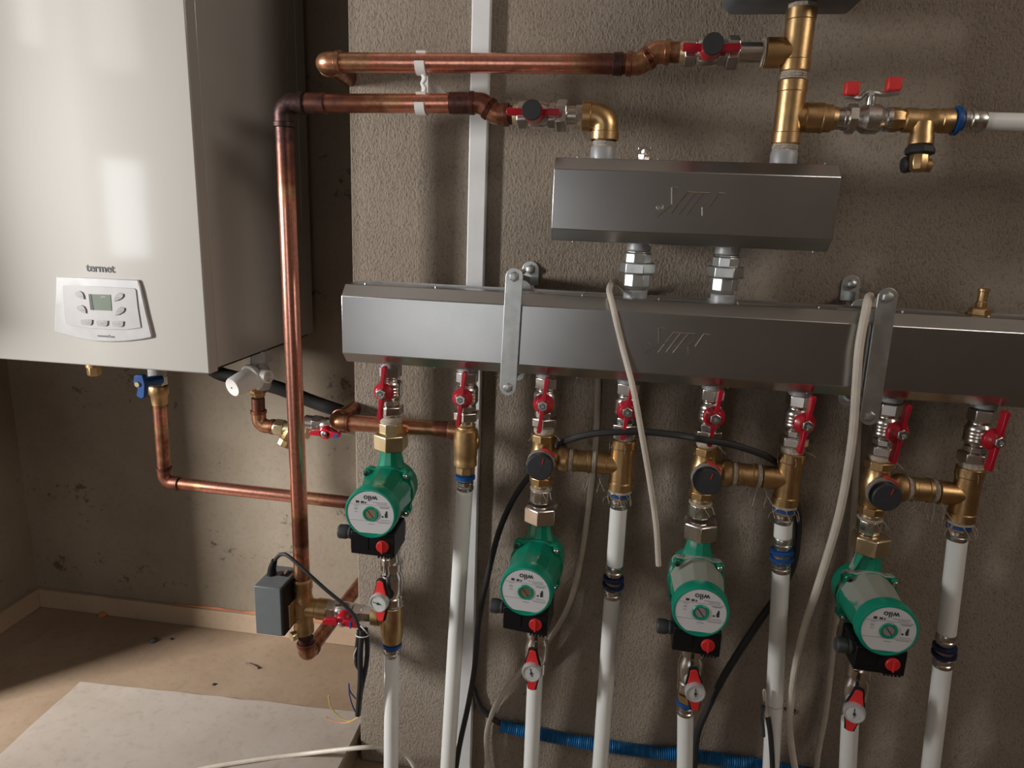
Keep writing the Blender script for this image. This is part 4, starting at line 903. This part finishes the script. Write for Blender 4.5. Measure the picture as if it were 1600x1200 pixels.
# black hose
o = make('black_hose', MB().tube(spline([U(320, 566, .24), U(345, 584, .26), U(400, 597, .27), U(440, 608, .28), U(490, 628, .30), U(560, 652, .31)], 6), .0145, 18), BLACKM); tag(o, 'thick black insulated hose sloping behind the white-capped valve', 'hose')

# ================================================================= TRUNKING, CLIPS, CABLES, CONDUIT
t = thing('cable_trunking', 'white plastic trunking strip running down the rough wall', 'trunking', (.1128, WY, FZ + .003))
mk('channel', MB().box(-.0150, .0150, -.012, 0, 0, CZ - FZ - .004), TRUNK, t, bev=.0012)
mk('lid', MB().box(-.0135, .0135, -.0135, -.011, 0, CZ - FZ - .004), TRUNK, t, bev=.0006)
o = thing('pipe_clip', 'white plastic double pipe clip holding the two upper copper pipes', 'clip', (.0488, 0, .41))
for zc_, s in ((.4385, 1), (.3835, 1)):
    m = MB(); P = []
    for k in range(17):
        a_ = math.radians(-60 + 300 * k / 16 + 90 + 60 - 90); P.append(V(.0488, .0 + (RC + .0025) * math.cos(a_ - PI), zc_ + (RC + .0025) * math.sin(a_ - PI)))
    m.tube(P, .0025, 8); m2 = MB()
    q = []
    for (y, zz) in [(p.y, p.z) for p in P]: q.append((y, zz))
    rr = []
    for (y, zz) in q:
        cy, cz_ = y, zz - zc_; r0 = math.hypot(cy, cz_); uy, uz = cy / r0, cz_ / r0
        rr.append(([V(.0418, uy * (RC + .0004), zc_ + uz * (RC + .0004)), V(.0418, uy * (RC + .0035), zc_ + uz * (RC + .0035)), V(.0558, uy * (RC + .0035), zc_ + uz * (RC + .0035)), V(.0558, uy * (RC + .0004), zc_ + uz * (RC + .0004))], 0))
    m2.rings(rr); mk('clip_ring', shift(m2, o), CLIPW, o)
m = MB().tube(spline([V(.050, -.002, .424), V(.0545, -.004, .417), V(.050, -.002, .411), V(.0545, -.003, .404), V(.051, -.002, .398)], 5), .0030, 8)
m.box(.044, .056, .014, WY, .405, .418); m.box(.045, .055, .010, .022, .386, .437); mk('clip_spacer', shift(m, o), CLIPW, o)

def cable(name, label, pts, r, mat, cat='cable', n=10):
    o = make(name, MB().tube(spline([U(a, b, c_) for a, b, c_ in pts], 7), r, n), mat); return tag(o, label, cat)
cable('cream_cable', 'cream cable draped over the long manifold, its cut end beside the middle pump', [(985, 462, .11), (962, 440, .06), (952, 452, -.02), (958, 480, -.052), (972, 540, -.056), (990, 610, -.075), (1003, 680, -.078), (1015, 750, -.07), (1025, 820, -.06), (1029, 883, -.05)], .0044, WIREW)
cable('cream_cable', 'long cream cable hanging over the manifold beside the dark strap bracket down to the floor', [(1366, 474, .012), (1359, 463, -.022), (1354, 480, -.05), (1343, 540, -.058), (1338, 600, -.06), (1331, 690, -.06), (1312, 800, -.05), (1283, 900, -.03), (1256, 985, -.01), (1240, 1060, 0), (1234, 1120, .01), (1237, 1170, .02), (1250, 1240, .03)], .0058, WIREW)
cable('tan_cable', 'tan cable on the wall just behind the long cream cable at right', [(1352, 560, .105), (1342, 660, .105), (1334, 800, .105), (1326, 880, .10), (1308, 960, .10), (1298, 1050, .10), (1290, 1115, .10), (1278, 1180, .10), (1272, 1250, .10)], .0052, WIRET)
cable('tan_cable', 'tan cable dropping behind the leftmost mixing valve and second pump, curling left', [(935, 560, .108), (934, 620, .108), (930, 700, .108), (920, 790, .107), (908, 870, .105), (893, 935, .10), (868, 985, .095), (830, 1030, .095), (795, 1072, .1), (772, 1108, .105), (760, 1150, .105), (764, 1200, .105), (770, 1260, .105)], .0050, WIRET)
cable('black_cable', 'black cable arching across the mixing valves and falling left of the second pump', [(1228, 738, .034), (1216, 726, .030), (1203, 716, -.002), (1180, 706, -.024), (1140, 694, -.036), (1100, 687, -.044), (1060, 680, -.030), (1010, 675, -.030), (968, 675, -.040), (925, 678, -.034), (892, 686, -.020), (879, 692, .020), (866, 702, .038), (835, 735, .040), (805, 775, .04), (780, 830, .04), (762, 900, .045), (748, 970, .05), (742, 1040, .055), (732, 1100, .06), (718, 1165, .065), (708, 1230, .07)], .0052, BLACKM)
cable('black_cable', 'thick black cable crossing behind the pipe of the middle pump, falling to lower left', [(1240, 770, .03), (1246, 800, .025), (1246, 840, .03), (1238, 885, .035), (1215, 930, .04), (1190, 965, .045), (1160, 1010, .045), (1128, 1062, .04), (1104, 1110, .04), (1088, 1155, .042), (1082, 1240, .045)], .0062, BLACKM)
cable('black_cable', 'faint dark cable behind the trunking leading into the blue conduit', [(738, 1070, .108), (750, 1103, .108), (768, 1122, .108), (785, 1132, .106)], .005, BLACKM)
wp = [UZ(240, 1225, RZ + .016), UZ(310, 1203, RZ + .016), UZ(390, 1189, RZ + .016), UZ(475, 1178, RZ + .018), U(555, 1169, .03), U(600, 1168, .055), U(632, 1178, .07), U(650, 1205, .07), U(655, 1230, .07)]
tag(make('white_cable', MB().tube(spline(wp, 7), .0042, 10), WIREW), 'white cable lying across the board and looping past the leftmost white pipe', 'cable')
# corrugated conduit
P = [U(782, 1134, .1), U(800, 1138, .1), U(900, 1158, .1), U(1000, 1173, .1), U(1085, 1181, .1), U(1190, 1197, .1), U(1330, 1222, .1)]
pts = resamp(spline(P, 12), .0009)
k_ = [0]
def cr(L_, t): return .0112 + .0013 * math.sin(L_ / .0040 * 2 * PI)
o = make('corrugated_conduit', MB().tube(pts, cr, 16), CONDUIT, ang=60); tag(o, 'blue corrugated conduit running behind the white pipes near the floor', 'conduit')
# wires tied to a white pipe
o = thing('tied_wires', 'stripped black wire ends tied to the white pipe with a thin tan tie', 'wire', tuple(U(1197, 1115, -.006)))
m = MB().tube(spline([U(1200, 1122, -.008), U(1204, 1150, -.008), U(1207, 1200, -.006), U(1206, 1250, -.002)], 6), .0042, 12); mk('black_wire', shift(m, o), BLACKM, o)
m = MB().tube(spline([U(1193, 1103, -.008), U(1189, 1118, -.010), U(1192, 1135, -.010), U(1193, 1150, -.008)], 6), .0030, 10); mk('black_wire', shift(m, o), GLANDG, o)
m = MB().tube(spline([U(1199, 1120, -.009), U(1197, 1100, -.010), U(1196, 1080, -.010), U(1193, 1080, -.010), U(1194, 1095, -.010)], 6), .0018, 8); mk('bare_wire', shift(m, o), WIRET, o)
q = U(1208, 1100, .01); m = MB().torus(V(q.x, q.y, q.z), (0, .15, 1), .0150, .0008, 28, 6); mk('tie', shift(m, o), WIRET, o)

# ================================================================= FLOOR THINGS
bd = [UZ(125, 1065, RZ + .012), UZ(555, 1113, RZ + .012)]
P = [V(bd[0].x, bd[0].y, RZ + .0005), V(-.119, bd[1].y + .004, RZ + .0005), V(-.119, .02, RZ + .0005), V(-.02, .0, RZ + .0005), V(-.02, -.35, RZ + .0005)]
l0 = UZ(0, 1178, RZ + .012); dd = (l0 - bd[0]); P.append(V(bd[0].x + dd.x * 2.2, bd[0].y + dd.y * 2.2, RZ + .0005))
P[2] = V(-.119, -.35, RZ + .0005); P = P[:3] + P[5:]
random.seed(11); Q = []
for i in range(len(P)):
    a, b = P[i], P[(i + 1) % len(P)]; n = 14
    for k in range(n): p = a + (b - a) * (k / n); Q.append(p + (V(random.uniform(-.0015, .0015), random.uniform(-.002, .002), 0) if k else V(0, 0, 0)))
o = make('wall_board', MB().prism(Q, (0, 0, .0115)), BOARD); tag(o, 'pale dusty board lying on the floor of the recess', 'board')
random.seed(21); labs = ['small round orange-brown lump on the floor near the back left corner', 'grey pebble on the dusty floor left of the actuator', 'thin brown splinter lying on the floor above the board edge', 'small dark crumb on the floor between pebble and back wall', 'small dark crumb just behind the board edge']
for (px, py, r, mt, nm), lab in zip(((161, 962, .011, ORANGE, 'plaster_lump'), (240, 1002, .009, GLANDG, 'pebble'), (395, 1041, .003, simple('weathered_wood', (.13, .08, .05), .8), 'wood_splinter'), (268, 999, .004, INK, 'plaster_crumb'), (334, 1070, .004, INK, 'plaster_crumb')), labs):
    c = UZ(px, py, RZ); m = MB()
    if nm == 'wood_splinter': m.tube([c + V(-.02, .004, .003), c + V(0, 0, .0032), c + V(.018, -.008, .003)], .0022, 6)
    else: m.lathe(c, (0, 0, 1), [(0, r), (r * .4, r * 1.1), (r * .8, r * .7), (r, r * .2)], 9, random.random())
    o = make(nm, m, mt); tag(o, lab, 'debris')
# flat black piece added in place of a dark hole in the wall
c = U(1232, 1110, .112); m = MB().prism([c + V(-.008, 0, .003), c + V(.0, 0, .004), c + V(.013, 0, .002), c + V(.009, 0, -.008), c + V(.005, 0, -.003), c + V(-.006, 0, -.001)], (0, .004, 0))
tag(make('wall_hole_patch', m, BLACKM), 'small black patch marking a wall hole behind the long cream cable', 'plug')
